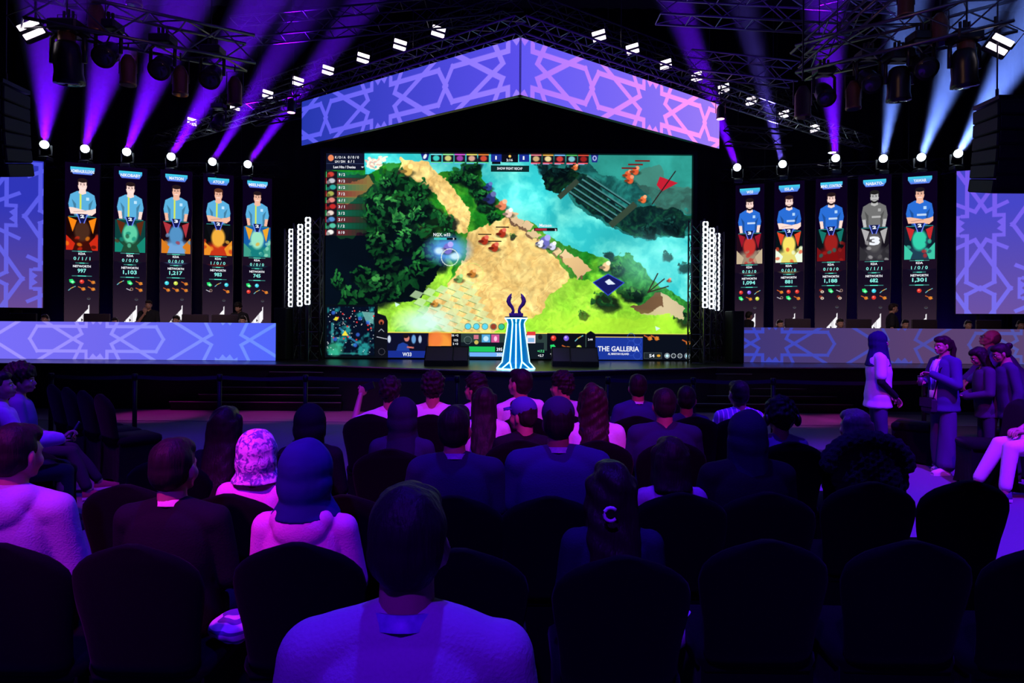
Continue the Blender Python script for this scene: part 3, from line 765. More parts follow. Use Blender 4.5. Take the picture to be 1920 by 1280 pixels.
# ---- the main video wall
SX0, SX1, SY = -4.095, 3.915, 14.95
SZT = U(608, 287, SY).z; SZB = .872
def video_wall():
    W = SX1 - SX0; H = SZT - SZB
    root = empty('video_wall', (SX0 + W / 2, SY, SZB), 0, 'huge central video wall showing a strategy game map of forest, path and river', 'screen')
    im = Gimg(688, 388, 608, 288, 1.0, 2)
    n1 = vnoise(im.W, im.H, 60, 1, 5); n2 = vnoise(im.W, im.H, 14, 2, 3); n3 = vnoise(im.W, im.H, 30, 3, 4)
    h, w = im.H, im.W; X, Y = np.meshgrid(np.arange(w) / 2 + 608, np.arange(h) / 2 + 288)
    grass = mixc((28, 120, 34), (150, 225, 60), np.clip((n1 - .3) * 1.6 + (Y - 500) / 500, 0, 1)); im.a[:] = grass * (.75 + .5 * n2)[..., None]
    water = mixc((50, 185, 190), (120, 232, 222), np.clip((n1 - .32) * 2.4, 0, 1)); teal = mixc((24, 84, 84), (46, 150, 140), np.clip((n3 - .3) * 2, 0, 1)); dk = mixc((6, 18, 24), (20, 70, 40), np.clip((n2 - .35) * 2.2, 0, 1))
    sand = mixc((214, 166, 92), (255, 228, 150), np.clip((n3 - .05) * 1.3, 0, 1)); lime = mixc((110, 190, 40), (190, 240, 80), n1)
    tm = lambda a: a * (.8 + .4 * n2)[..., None]
    im.poly([(680, 288), (900, 288), (880, 318), (800, 322), (740, 305), (690, 330), (680, 330)], water)
    im.poly([(896, 288), (1297, 288), (1297, 580), (1230, 560), (1180, 520), (1120, 480), (1060, 462), (1000, 420), (950, 390), (920, 350), (900, 320)], water)
    im.poly([(1000, 288), (1297, 288), (1297, 440), (1225, 448), (1150, 430), (1090, 388), (1020, 330)], tm(teal))
    im.poly([(1100, 288), (1297, 288), (1297, 350), (1200, 344), (1120, 330)], mixc((40, 130, 120), (60, 175, 165), n1))
    im.poly([(1010, 320), (1060, 312), (1085, 330), (1050, 366), (1018, 350)], dk); im.poly([(1044, 340), (1150, 424), (1200, 440), (1290, 444), (1297, 400), (1240, 380), (1180, 390), (1090, 330)], dk, .75)
    im.poly([(1180, 330), (1230, 300), (1260, 340), (1297, 350), (1297, 396), (1240, 384)], (84, 110, 96), .5)
    im.poly([(740, 300), (790, 300), (832, 330), (862, 372), (892, 400), (880, 440), (846, 436), (842, 400), (815, 360), (780, 340), (742, 330)], tm(sand))
    im.poly([(880, 440), (905, 432), (950, 400), (972, 420), (1010, 456), (1072, 520), (1010, 580), (940, 640), (850, 640), (790, 590), (850, 520), (878, 480)], tm(sand))
    for i in range(16): x = 900 + (i % 8) * 20; y = 470 + (i // 8) * 62 + (i % 3) * 12; im.line([(x - 24, y + 22), (x + 16, y - 14)], 1.2, (190, 140, 80), .45)
    im.poly([(790, 420), (850, 470), (840, 540), (780, 590), (730, 640), (640, 640), (700, 560), (760, 520), (790, 480)], tm(lime))
    im.poly([(1072, 520), (1200, 560), (1297, 590), (1297, 640), (900, 640), (1010, 580)], tm(lime)); im.poly([(1120, 600), (1297, 600), (1297, 640), (1000, 640)], (165, 215, 50), .45)
    im.poly([(1180, 470), (1200, 490), (1230, 540), (1297, 560), (1297, 600), (1215, 585), (1160, 545), (1120, 505)], tm(mixc((20, 90, 40), (70, 160, 60), n2)))
    rs = np.random.RandomState(3)
    def tree(cx, cy, r, base=(12, 66, 34), hi=(52, 150, 66)):
        im.ell(cx + r * .3, cy + r * .45, r * 1.05, r * .8, (4, 14, 20), .85, .4)
        for k in range(26):
            a, q = rs.rand() * 6.28, math.sqrt(rs.rand()) * r; t = rs.rand() * (1 - (q * math.sin(a) + r) / (2 * r)) * 1.3
            im.ell(cx + q * math.cos(a), cy + q * math.sin(a) * .8, r * (.14 + .14 * rs.rand()), r * .12, [b + (g - b) * min(t, 1) for b, g in zip(base, hi)], .9, .3, rs.rand() * 3)
    im.poly([(608, 440), (690, 420), (770, 430), (850, 470), (820, 500), (790, 560), (700, 575), (608, 585)], (6, 16, 30)); im.poly([(608, 320), (700, 330), (720, 420), (640, 450), (608, 450)], (20, 60, 40))
    im.poly([(620, 350), (690, 330), (700, 350), (640, 380), (615, 380)], (170, 130, 70), .7)
    for cx, cy, r in ((735, 330, 26), (775, 350, 24), (700, 375, 28), (742, 395, 30), (800, 395, 24), (830, 412, 22), (700, 425, 26), (764, 440, 28), (650, 560, 24), (700, 545, 30), (760, 520, 30), (800, 480, 26), (720, 490, 26), (870, 320, 22), (895, 350, 18), (910, 380, 14), (625, 590, 14), (815, 455, 20), (850, 330, 12), (880, 300, 16), (720, 350, 18), (755, 372, 20), (690, 400, 18), (725, 410, 20), (785, 375, 18), (745, 455, 22), (705, 465, 22), (790, 430, 20), (835, 440, 14), (680, 520, 20), (735, 545, 20), (785, 505, 18), (630, 530, 16), (665, 585, 12), (905, 365, 14), (885, 335, 14), (925, 400, 10)): tree(cx, cy, r)
    for cx, cy, r in ((725, 385, 22), (755, 410, 22), (700, 445, 18), (780, 400, 16), (720, 345, 14), (715, 530, 20), (760, 440, 18)): tree(cx, cy, r, (20, 84, 44), (90, 190, 90))
    for cx, cy, r in ((1130, 560, 22), (1175, 540, 20), (1150, 500, 14), (1275, 590, 20), (1090, 590, 10), (965, 440, 8)): tree(cx, cy, r, (14, 50, 30), (90, 170, 60))
    for cx, cy, r in ((1040, 320, 14), (1070, 305, 12), (1010, 310, 10), (1215, 430, 14), (1260, 420, 16), (1250, 480, 10), (1285, 500, 12), (1140, 480, 9)): tree(cx, cy, r, (8, 30, 34), (30, 90, 80))
    for k in range(60): a = rs.rand() * 6.28; q = 17 * math.sqrt(rs.rand()); im.ell(702 + q * math.cos(a), 308 + q * .8 * math.sin(a), 3, 2, (250, 225, 200) if rs.rand() > .3 else (200, 160, 150), .9, .4)
    # stone ledges by the river
    for x, y, a in ((972, 408, 0), (985, 420, 0), (960, 395, 0), (998, 436, 0), (1060, 480, 0), (1078, 498, 0), (1092, 512, 0), (1040, 470, 0)): im.poly([(x - 12, y - 2), (x, y - 9), (x + 13, y + 2), (x + 2, y + 10)], (220, 190, 150)); im.poly([(x - 12, y - 2), (x + 2, y + 10), (x + 2, y + 15), (x - 12, y + 4)], (120, 90, 70))
    im.poly([(1056, 486), (1082, 480), (1110, 510), (1086, 526)], (216, 180, 130)); im.poly([(1180, 575), (1230, 552), (1290, 572), (1270, 600), (1200, 592)], (190, 175, 140)); im.poly([(1180, 575), (1230, 552), (1240, 580), (1200, 592)], (110, 84, 60))
    # ragged natural edges: shift the picture by noise
    wx = ((vnoise(w, h, 90, 21, 2) - .5) * 56 + (vnoise(w, h, 20, 24, 3) - .5) * 22).astype(int); wy = ((vnoise(w, h, 90, 22, 2) - .5) * 44 + (vnoise(w, h, 20, 25, 3) - .5) * 20).astype(int)
    JX, JY = np.meshgrid(np.arange(w), np.arange(h)); im.a = im.a[np.clip(JY + wy, 0, h - 1), np.clip(JX + wx, 0, w - 1)]
    lit = 1.02 + .35 * (vnoise(w, h, 160, 23, 2) - .5); im.a = np.clip(im.a * lit[..., None], 0, 255) ** 1.06 / 255 ** .06
    # paving
    for i in range(5):
        for j in range(6):
            cx, cy = 800 + i * 24 + j * 7 - 20, 555 + j * 14 - i * 5; im.poly([(cx - 13, cy + 3), (cx - 2, cy - 8), (cx + 13, cy - 3), (cx + 3, cy + 9)], (200, 232, 176), .5 + .3 * rs.rand()); im.line([(cx - 13, cy + 3), (cx + 3, cy + 9)], 1, (110, 150, 90))
    im.ell(795, 608, 40, 22, (215, 255, 245), .85, 1.2); im.ell(1000, 500, 60, 50, (255, 230, 150), .25, 1.2); im.ell(1120, 610, 120, 22, (200, 250, 60), .35, 1)
    im.ell(1215, 490, 60, 40, (150, 250, 240), .4, 1.2)
    for i in range(5): im.line([(1064 + i * 9, 356 - i * 7), (1150 + i * 9, 412 - i * 7)], 3.2, (70, 130, 130)); im.line([(1066 + i * 9, 360 - i * 7), (1152 + i * 9, 416 - i * 7)], 2, (12, 22, 26))
    im.line([(1148, 418), (1186, 384)], 12, (52, 70, 56)); im.line([(1050, 366), (1078, 340)], 10, (52, 66, 54))
    # small figures: plain coloured marks
    def mark(x, y, c, s=1.0):
        im.ell(x, y + 3 * s, 8 * s, 3.4 * s, (20, 30, 20), .6, .6); im.ell(x, y, 5 * s, 6 * s, c, 1, .3); im.ell(x + 3 * s, y - 5 * s, 3 * s, 3 * s, tuple(min(255, v + 60) for v in c), 1, .3); im.ell(x - 5 * s, y + 1 * s, 4 * s, 2 * s, tuple(v * .6 for v in c), 1, .3)
    for x, y in ((907, 452), (926, 465), (940, 438)): mark(x, y, (170, 50, 30), 1.3); im.rect(x - 12, y - 13, x + 13, y - 11, (20, 10, 10))
    mark(885, 515, (190, 120, 50), 1.2); im.ring(885, 515, 20, 1.2, (210, 230, 120), .7); mark(860, 525, (120, 170, 90), 1.2); mark(815, 572, (200, 140, 60), 1.1)
    im.ell(838, 470, 34, 22, (90, 160, 240), .9, .9); mark(838, 468, (120, 110, 200), 1.7); im.ell(822, 472, 8, 6, (210, 240, 255), .9, .8); im.ell(852, 482, 9, 6, (210, 240, 255), .9, .8); im.ring(842, 484, 16, 1.6, (235, 245, 230), .8)
    im.rect(812, 447, 854, 451, (60, 190, 190)); im.rect(836, 447, 854, 451, (10, 20, 30))
    mark(1020, 455, (110, 110, 190), 1.9); mark(1035, 462, (210, 210, 240), 1.2); mark(1012, 458, (240, 240, 250), 1); im.rect(1000, 427, 1044, 433, (20, 14, 20)); im.rect(1002, 428, 1024, 432, (170, 40, 60))
    for x, y in ((1176, 325), (1190, 318), (1180, 335)): mark(x, y, (220, 90, 50), 1.2)
    for x, y in ((1178, 311), (1190, 304), (1203, 297)): im.rect(x - 14, y, x + 14, y + 3, (110, 30, 30))
    mark(1205, 372, (230, 110, 60), 1.1); im.poly([(1236, 328), (1270, 340), (1240, 356), (1230, 344)], (190, 30, 50)); im.line([(1265, 318), (1222, 380)], 2, (40, 20, 24)); mark(1077, 312, (220, 110, 60), .9)
    mark(940, 385, (230, 130, 90), 1.5); mark(952, 400, (240, 200, 180), 1.3); mark(918, 372, (40, 50, 110), 1.7); mark(914, 350, (40, 60, 130), 1.2); mark(1136, 500, (240, 200, 150), 1.4); mark(762, 320, (220, 180, 90), 1.6)
    im.poly([(1112, 530), (1140, 514), (1170, 530), (1140, 554)], (22, 26, 96)); im.line([(1112, 530), (1140, 514), (1170, 530), (1140, 554), (1112, 530)], 1.6, (50, 70, 200)); im.poly([(1134, 528), (1142, 523), (1154, 533), (1140, 534)], (220, 230, 250))
    for a in (-.5, -.1, .3): im.line([(1215, 548), (1215 + 40 * math.cos(a - .6), 548 + 40 * math.sin(a - .6))], 2.2, (50, 44, 40))
    mark(1255, 525, (190, 100, 80), .6)
    for x, y in ((744, 574), (1234, 616)): im.poly([(x - 5, y - 4), (x + 5, y), (x - 3, y + 5)], (215, 245, 245), .9)
    # ---- top bar
    im.rect(608, 288, 680, 320, (16, 20, 44)); im.ell(617, 297, 5.5, 6, (230, 130, 90)); im.line([(609, 307.5), (679, 307.5)], .8, (50, 64, 100))
    im.poly([(674, 313), (679, 313), (676.5, 316)], (230, 235, 240))
    rowc = [(200, 60, 50), (190, 190, 200), (40, 160, 150), (160, 170, 80), (220, 130, 120), (190, 40, 40), (230, 210, 200), (80, 140, 200), (80, 190, 160), (240, 240, 235)]
    for i, c in enumerate(rowc):
        y = 323 + i * 12.2; gc = (16, 110, 90) if i % 2 == 0 else (130, 30, 50)
        for q in range(8): im.rect(629 + q * 7, y, 636 + q * 7, y + 11, gc, .75 - q * .09)
        im.rect(608, y - .5, 629, y + 11.5, (26, 16, 28)); im.ell(617 + (i % 3) * 2, y + 5, 6, 4.5, c, 1, .4); im.ell(612, y + 8, 4, 3, tuple(v * .6 for v in c), 1, .4); im.rect(608, y, 609, y + 11, (60, 200, 120) if i % 2 == 0 else (200, 50, 60))
    im.poly([(786, 288), (802, 288), (799, 300), (790, 300)], (22, 34, 120)); im.ell(794, 293, 3, 5, (225, 235, 250), 1, 0, .5)
    tc = [(60, 200, 190), (200, 200, 120), (150, 60, 160), (210, 160, 140), (200, 70, 50)]
    for i, c in enumerate(tc):
        x = 805 + i * 22.3; im.rect(x, 288, x + 20, 303, (22, 20, 34)); im.rect(x, 288, x + 20, 290, [(120, 230, 240), (150, 240, 160), (220, 90, 220), (240, 230, 110), (240, 140, 60)][i]); im.ell(x + 10, 296, 6, 5, c, 1, .4); im.rect(x, 303, x + 19, 305, (90, 220, 150)); im.rect(x, 305, x + 14, 306.5, (100, 170, 240))
    tc2 = [(200, 170, 120), (230, 210, 150), (200, 60, 60), (120, 190, 200), (150, 30, 30)]
    for i, c in enumerate(tc2):
        x = 993 + i * 22.3; im.rect(x, 288, x + 20, 303, (28, 18, 28)); im.rect(x, 288, x + 20, 290, [(240, 130, 150), (240, 180, 80), (120, 190, 250), (80, 190, 100), (220, 80, 60)][i]); im.ell(x + 10, 296, 6, 5, c, 1, .4); im.rect(x, 303, x + 18, 305, (230, 80, 90)); im.rect(x, 305, x + 12, 306.5, (180, 170, 230))
    im.rect(918, 288, 938, 302, (24, 44, 140)); im.rect(920, 302, 936, 306.5, (10, 12, 20)); im.rect(938, 288, 969, 303, (10, 10, 22)); im.ell(953.5, 291.5, 2.5, 2.5, (250, 200, 90)); im.rect(971, 288, 990, 302, (24, 44, 140)); im.rect(918, 309, 990, 321, (12, 40, 42))
    im.poly([(1106, 288), (1120, 288), (1118, 302), (1108, 302)], (30, 44, 130)); im.ell(1113, 294, 4, 5, (190, 200, 240), .9); im.ell(1113, 294, 2, 3, (30, 44, 130))
    # ---- bottom bar
    im.rect(608, 627, 1297, 676, (9, 12, 26)); im.rect(725, 626, 1100, 628, (250, 214, 90)); im.rect(725, 626, 1297, 627.4, (220, 220, 90), .9); im.rect(608, 575, 707, 676, (8, 14, 22)); im.poly([(703, 590), (722, 596), (726, 606), (726, 676), (703, 676)], (12, 14, 24))
    im.rect(611, 578, 702, 672, (6, 10, 20)); mm = vnoise(im.W, im.H, 22, 9, 3); blob = mixc((6, 14, 34), (36, 150, 150), np.clip((mm - .52) * 5, 0, 1)); im.poly([(612, 579), (701, 579), (701, 671), (612, 671)], blob, .9)
    im.poly([(677, 588), (701, 590), (699, 612), (685, 607)], (120, 190, 180), .8); im.ell(627, 660, 14, 12, (60, 190, 140), .7, .5); im.line([(622, 612), (622, 645)], 5, (70, 190, 190), .6); im.line([(636, 620), (655, 638), (670, 648)], 4, (60, 160, 210), .6); im.line([(636, 668), (690, 668)], 3, (50, 150, 140), .6)
    for k in range(70): im.ell(612 + 88 * rs.rand(), 579 + 92 * rs.rand(), .8, .8, (235, 245, 245))
    for k in range(16): im.ell(620 + 80 * rs.rand(), 585 + 60 * rs.rand(), 1.6, 1.6, (230, 50, 50))
    for k in range(6): im.ell(612 + 86 * rs.rand(), 582 + 80 * rs.rand(), 3.5, 3.5, (60, 110, 230), .7, .5)
    im.poly([(640, 634), (646, 624), (652, 634)], (240, 220, 60)); im.poly([(624, 604), (628, 598), (634, 600), (630, 606)], (220, 210, 50))
    im.ell(714, 608, 5, 5, (190, 90, 60), .9); im.ell(714, 610, 2.4, 3, (20, 10, 14)); im.ring(715, 664, 6, .8, (90, 90, 100)); im.line([(709, 626), (714, 621), (719, 626)], 1.4, (170, 180, 190))
    im.line([(706, 636), (725, 640)], 1.4, (200, 205, 215))
    im.rect(725, 629, 803, 663, (12, 14, 40)); im.ell(729, 640, 3, 7, (220, 235, 250), .9, .3); im.ell(775, 640, 4, 8, (120, 190, 250), .8, .4); im.ell(787, 640, 3, 7, (200, 225, 250), .8, .4)
    im.poly([(742, 663), (746, 650), (755, 646), (764, 650), (768, 663)], (30, 60, 150)); im.ell(762, 638, 5, 6.5, (200, 120, 110)); im.ell(760, 634, 5.5, 4, (24, 16, 22)); im.line([(764, 655), (774, 656)], 3, (200, 110, 100)); im.rect(727, 662, 803, 675, (24, 44, 140))
    im.rect(803, 628, 848, 676, (200, 100, 40)); im.ell(826, 650, 20, 22, (240, 150, 60), 1, .5); im.ell(816, 640, 12, 14, (235, 120, 60), .8, .6); im.rect(846, 628, 864, 676, (10, 10, 20))
    im.rect(864, 628, 1100, 660, (44, 62, 60)); im.rect(864, 645, 1020, 676, (16, 24, 34)); im.ring(877, 641, 7, .8, (110, 130, 130)); im.rect(888, 631, 897, 639, (200, 110, 130)); im.ell(893, 645, 4, 4, (200, 180, 90)); im.rect(903, 630, 919, 645, (80, 160, 210)); im.ell(911, 638, 5, 5, (190, 225, 245)); im.rect(921, 630, 936, 645, (200, 80, 140)); im.ell(929, 638, 3, 5, (250, 190, 220))
    im.rect(866, 653, 928, 663, (30, 190, 90)); im.rect(928, 653, 945, 663, (12, 30, 30)); im.rect(866, 664, 945, 672, (110, 170, 240)); im.rect(988, 624, 1004, 646, (240, 225, 235)); im.rect(988, 624, 1004, 631, (220, 60, 60)); im.rect(990, 636, 1002, 644, (110, 170, 220), .8)
    im.ell(1013, 634, 4, 5, (20, 24, 28)); im.rect(1026, 627, 1098, 676, (10, 12, 22))
    for i, k in enumerate('rpsgoy'): item(im, k, 1038 + (i % 3) * 24, 636 + (i // 3) * 18)
    item(im, 'w', 1040, 668); im.poly([(1100, 627), (1108, 622), (1116, 627), (1119, 676), (1100, 676)], (10, 12, 22))
    for x in (877, 893, 909): im.ell(x, 615, 5, 5, (90, 210, 235)); im.ring(x, 615, 5.8, .9, (30, 120, 130))
    im.ell(925, 615, 5, 5, (150, 60, 40)); im.ell(940, 615, 5, 5, (50, 190, 140)); im.ring(925, 615, 5.8, 1, (40, 100, 90)); im.ring(940, 615, 5.8, 1, (20, 70, 60))
    im.rect(1117, 634, 1206, 678, (26, 52, 150));
    for i in range(3): im.ring(1196, 640 + i * 14, 7, .9, (50, 84, 190)); im.ring(1184, 633 + i * 14, 7, .9, (44, 76, 180))
    im.rect(1117, 632.6, 1297, 634, (230, 200, 90)); im.rect(1206, 628, 1297, 678, (9, 14, 26)); item(im, 'o', 1216, 634); item(im, 'o', 1229, 634); item(im, 'o', 1288, 642)
    im.rect(1208, 662, 1242, 674, (60, 70, 76)); im.rect(1209, 663, 1241, 673, (28, 36, 42)); im.ell(1236, 668, 3.5, 2.4, (220, 160, 50))
    for x, c, r in ((1252, (190, 235, 245), 4.5), (1264, (40, 46, 52), 4), (1276, (70, 76, 80), 4), (1290, (170, 225, 240), 5)): im.ell(x, 668, r * .7, r * .7, c); im.ring(x, 668, r, 1, (210, 220, 225), .9)
    led_panel(im, (-W / 2, 0, H), (1, 0, 0), (0, 0, 1), W, H, 'display', LED, root)
    b = MB(); b.box((0, .065, H / 2), (W + .02, .12, H)); b.build('housing', FRAME_M, root)
    b = MB()
    for c, d in (((-W / 2 - .06, .03, H / 2 + .05), (.1, .2, H + .1)), ((W / 2 + .06, .03, H / 2 + .05), (.1, .2, H + .1)), ((0, .03, H + .06), (W + .02, .2, .1))): b.box(c, d)
    b.build('frame', FRAME_M, root)
    q = lambda x, y: ((x - 608) / 689 * W - W / 2, -.008, H - (y - 288) / 388 * H); s = H / 388
    WH = emat('led_white_text', (.9, .93, 1), 1.0, 'NONE'); ux, uz = (1, 0, 0), (0, 0, 1)
    t = [('K / D / A', q(625, 298), 20, 4.5), ('0 / 0 / 0', q(649, 298), 21, 5), ('LH / DH', q(625, 306), 19, 4.5), ('6 / 1', q(649, 306), 12, 5), ('Last Hits / Denies', q(622, 316.5), 42, 4.8)]
    it = [(a, b_, ux, uz, hh * s, ww * s, 'L', .02) for a, b_, ww, hh in t]
    for i, r in enumerate(('9 / 2', '9 / 2', '8 / 2', '7 / 2', '6 / 1', '3 / 1', '2 / 2', '2 / 1', '1 / 2', '0 / 0')): it.append((r, q(632, 323 + i * 12.2 + 8), ux, uz, 5 * s, 12 * s, 'L', .03))
    for a, x, y, ww, hh in (('1', 928, 298, 3, 7), ('1', 980, 298, 3, 7), ('2:16', 953.5, 301, 12, 4.5), ('SHOW FIGHT RECAP', 954, 317, 48, 4.6), ('W33', 763, 672, 17, 7), ('395', 937, 661, 11, 6), ('300', 937, 671, 11, 6), ('THE GALLERIA', 1161, 660, 78, 9.5), ('AL MARYAH ISLAND', 1161, 667, 40, 4), ('+2.7', 1015, 671.5, 11, 4.5), ('54', 1224, 671, 10, 6), ('NGX. w33', 827, 444, 32, 6), ('Matson', 1022, 425, 23, 6), ('2:44', 1108, 640, 9, 4), ('3', 849, 451, 3, 4), ('3', 1041, 433, 3, 4), ('56 +2', 853, 634, 13, 4), ('122', 855, 643, 8, 4), ('2 +3', 854, 650, 10, 4), ('28%', 855, 658, 9, 4)): it.append((a, q(x, y), ux, uz, hh * s, ww * s, 'C', .02))
    lettering(it, 'lettering', WH, root)
    lettering([('+17.2', q(1015, 663), ux, uz, 4.5 * s, 13 * s, 'C', .02)], 'green_lettering', emat('led_green_text', (.1, .9, .3), 1, 'NONE'), root)
video_wall()

# ---------------------------------------------------------------- room shell
carpet = mat('carpet', (.17, .165, .18), .95, var=.35, scale=180, bump=.3, spec=.1)
drape = mat('black_drape', (.014, .012, .02), .9, var=.3, scale=3, bump=.0, spec=.1)
b = MB(); b.box((0, 8.2, -.05), (30, 24.6, .1)); tag(b.build('floor', carpet), kind='structure')
b = MB(); b.box((0, 8.2, 11.05), (30, 24.6, .1)); tag(b.build('ceiling', mat('ceiling_black', (.02, .02, .024), .9)), kind='structure')
def drapewall(name, p, q, h, n, amp):
    p, q = Vector(p), Vector(q); d = (q - p); L = d.length; d.normalize(); nn = Vector((d.y, -d.x, 0)); b = MB(); R = []
    k = int(n); prof = [p + d * L * i / k + nn * amp * math.sin(i * PI / 2 + .4 * math.sin(i)) for i in range(k + 1)]
    vs = [(v.x, v.y, 0) for v in prof] + [(v.x, v.y, h) for v in prof]; fs = [(i, i + 1, k + 2 + i, k + 1 + i) for i in range(k)]
    b.add(vs, fs); o = b.build(name, drape, smooth=True)
    md = o.modifiers.new('t', 'SOLIDIFY'); md.thickness = .02
    return tag(o, kind='structure')
drapewall('wall_back', (-14.9, 20.3, 0), (14.9, 20.3, 0), 11, 240, .04)
drapewall('wall_left', (-14.9, -3.9, 0), (-14.9, 20.4, 0), 11, 200, .04)
drapewall('wall_right', (14.9, 20.4, 0), (14.9, -3.9, 0), 11, 200, .04)
drapewall('wall_rear', (14.9, -4.0, 0), (-14.9, -4.0, 0), 11, 200, .04)

# ---- stage
stage_m = mat('stage_black', (.014, .014, .016), .28, var=.3, scale=6, spec=.5)
skirt_m = mat('stage_skirt', (.018, .016, .024), .85, var=.3, scale=8)
edge_m = mat('aluminium_edge', (.6, .6, .55), .3, metal=.6, var=.2)
root = empty('stage', (0, 13, 0), 0, 'low black stage with a pointed middle under the main screen', 'stage')
front = [(-14.6, 12.75), (-3.75, 12.95), (-3.2, 12.75), (.12, 11.55), (3.45, 12.85), (3.95, 13.15), (14.6, 13.3)]
back = [(14.6, 14.76), (5.3, 14.76), (5.3, 17.4), (-5.3, 17.4), (-5.3, 14.16), (-14.6, 14.16)]
def prism(b, pts, z0, z1):
    n = len(pts); b.add([(x, y - 13, z0) for x, y in pts] + [(x, y - 13, z1) for x, y in pts], [tuple(range(n - 1, -1, -1)), tuple(range(n, 2 * n))] + [(i, (i + 1) % n, n + (i + 1) % n, n + i) for i in range(n)])
b = MB(); prism(b, front + back, .79, .85); b.build('deck', stage_m, root)
b = MB()
for (xa, ya), (xb, yb) in zip(front[:-1], front[1:]): b.tube([(xa, ya - 13.008, .838), (xb, yb - 13.008, .838)], .014, 6)
b.build('edge_trim', edge_m, root)
b = MB(); fr = [(x, y + .04) for x, y in front]; bk = [(x, y - .04) for x, y in back]; prism(b, fr + bk, .0, .79); b.build('skirt', skirt_m, root)
for nm, x0, x1, y0, lb in (('rear_platform', -14.6, -5.35, 14.18, 'low black platform behind the left player desk'), ('rear_platform', 5.35, 14.6, 14.78, 'low black platform behind the right player desk')):
    b = MB(); b.box(((x0 + x1) / 2, (y0 + 20.1) / 2, .25), (x1 - x0, 20.1 - y0, .5)); tag(b.build(nm, stage_m), lb, 'platform')
# steps
step_m = mat('step_black', (.005, .005, .006), .5)
def steps(label, xs, yb, rows):
    r = empty('stage_steps', (sum(xs) / 2, yb, 0), 0, label, 'steps')
    for i, (x0, x1, z, y) in enumerate(rows):
        b = MB(); b.box(((x0 + x1) / 2 - r.location.x, (y + yb + .55) / 2 - yb - .27, z / 2), (x1 - x0, (yb + .0 - y) + .02, z)); t = b.build('tread', step_m, r)
        b = MB(); b.tube([(x0 - r.location.x, y - yb, z), (x1 - r.location.x, y - yb, z)], .007, 6); b.build('nosing', edge_m, t)
def rows_for(pxs, side, yh):
    out = []
    for (xa, xb, py, z) in pxs:
        d = (CAMZ - z) * F / (py - yh); out.append((U(xa, py, d).x, U(xb, py, d).x, z, d))
    return out
rl = rows_for([(317, 640, 754, .17), (372, 640, 740, .30), (414, 636, 726, .43), (505, 606, 697, .715)], -1, 597)
rr = rows_for([(1295, 1600, 757, .17), (1298, 1570, 742, .30), (1298, 1512, 728, .43), (1290, 1410, 701, .71)], 1, 603)
def steps2(label, rows, yb):
    r = empty('stage_steps', ((rows[0][0] + rows[0][1]) / 2, yb, 0), 0, label, 'steps'); X = r.location.x
    for i, (x0, x1, z, y) in enumerate(rows):
        yk = max(yb, y + .03)
        b = MB(); b.box(((x0 + x1) / 2 - X, (y + yk) / 2 - yb, z - .02), (x1 - x0, yk - y, .04)); b.box(((x0 + x1) / 2 - X, y + .05 - yb, z / 2 - .02), (x1 - x0 - .02, .02, z - .04)); t = b.build('tread', step_m, r)
        b = MB(); b.tube([(x0 - X, y - yb - .004, z), (x1 - X, y - yb - .004, z)], .0065, 6); b.build('nosing', edge_m, t)
steps2('wide black steps at the left of the stage front with pale nosings', rl, 12.95)
steps2('wide black steps at the right of the stage front with pale nosings', rr, 13.13)
# glossy strip in front of the stage; magenta floor light tinted into its colour
b = MB(); b.box((0, 12.05, .004), (18, 1.35, .008)); tag(b.build('floor_runner', mat('runner_magenta_tint', (.32, .2, .3), .35, var=.6, scale=2.2, stretch=(.35, 5, 1))), 'pale glossy floor runner along the foot of the stage', 'runner')

# ---- podium and trophy
neon = emat('neon_white', (.35, .85, 1.0), 3.5, 'NONE'); podf = mat('podium_face', (.01, .16, .38), .3, emit=((.0, .16, .42), .9))
PD = U(967, 693, 12.15); root = empty('podium', (PD.x, PD.y, .85), 0, 'flared round podium glowing blue with white neon lines', 'podium')
prof = [(0, .345), (.12, .24), (.35, .205), (.62, .165), (.80, .14), (.845, .15), (.915, .195)]
def prad(z):
    for (z0, r0), (z1, r1) in zip(prof[:-1], prof[1:]):
        if z <= z1: return r0 + (r1 - r0) * (z - z0) / (z1 - z0)
    return prof[-1][1]
b = MB(); b.loft([[(r * math.cos(2 * PI * j / 36), r * math.sin(2 * PI * j / 36), z) for j in range(36)] for z, r in [(0.005, .34)] + prof[1:]]); b.build('column_body', podf, root, True)
def pod_line(azs):
    b = MB(); b.tube([(math.cos(a) * (prad(z) + .004), math.sin(a) * (prad(z) + .004), z) for z, a in azs], .0115, 8); b.build('neon_line', neon, root)
for sgn in (-1, 1):
    for base in (0, 1):
        for az in ((-90,) if base == 0 else ()) + (0,):
            pass
D = math.radians
for a in (-90, 0, 180, 90): pod_line([(z, D(a)) for z in (.02, .12, .35, .62, .80, .845, .905)])
for a in (-64, -116, 64, 116):
    s = 1 if a in (-64, 116) else -1
    pod_line([(z, D(a)) for z in (.145, .35, .62, .80, .845, .905)])
    pod_line([(.145, D(a)), (.02, D(a + s * 22))]); pod_line([(.145, D(a)), (.02, D(a - s * 13))])
for z in (.015, .905):
    b = MB(); b.tube([(math.cos(2 * PI * j / 36) * (prad(z) + .004), math.sin(2 * PI * j / 36) * (prad(z) + .004), z) for j in range(37)], .012, 8, False); b.build('neon_ring', neon, root)
b = MB(); b.cyl((0, 0, .915), (0, 0, .935), .2, 36); b.build('top_plate', mat('podium_top', (.02, .05, .2), .3), root)
tro = empty('trophy', (PD.x, PD.y, .85 + .936), 0, 'dark trophy of two raised wings on the podium, violet glow tinted in', 'trophy')
tm_ = mat('trophy_metal', (.22, .08, .55), .35, metal=.15)  # violet glow of the podium is put into this base colour
b = MB(); b.bbox((0, 0, .03), (.25, .14, .06), .008); b.build('plinth', tm_, tro)
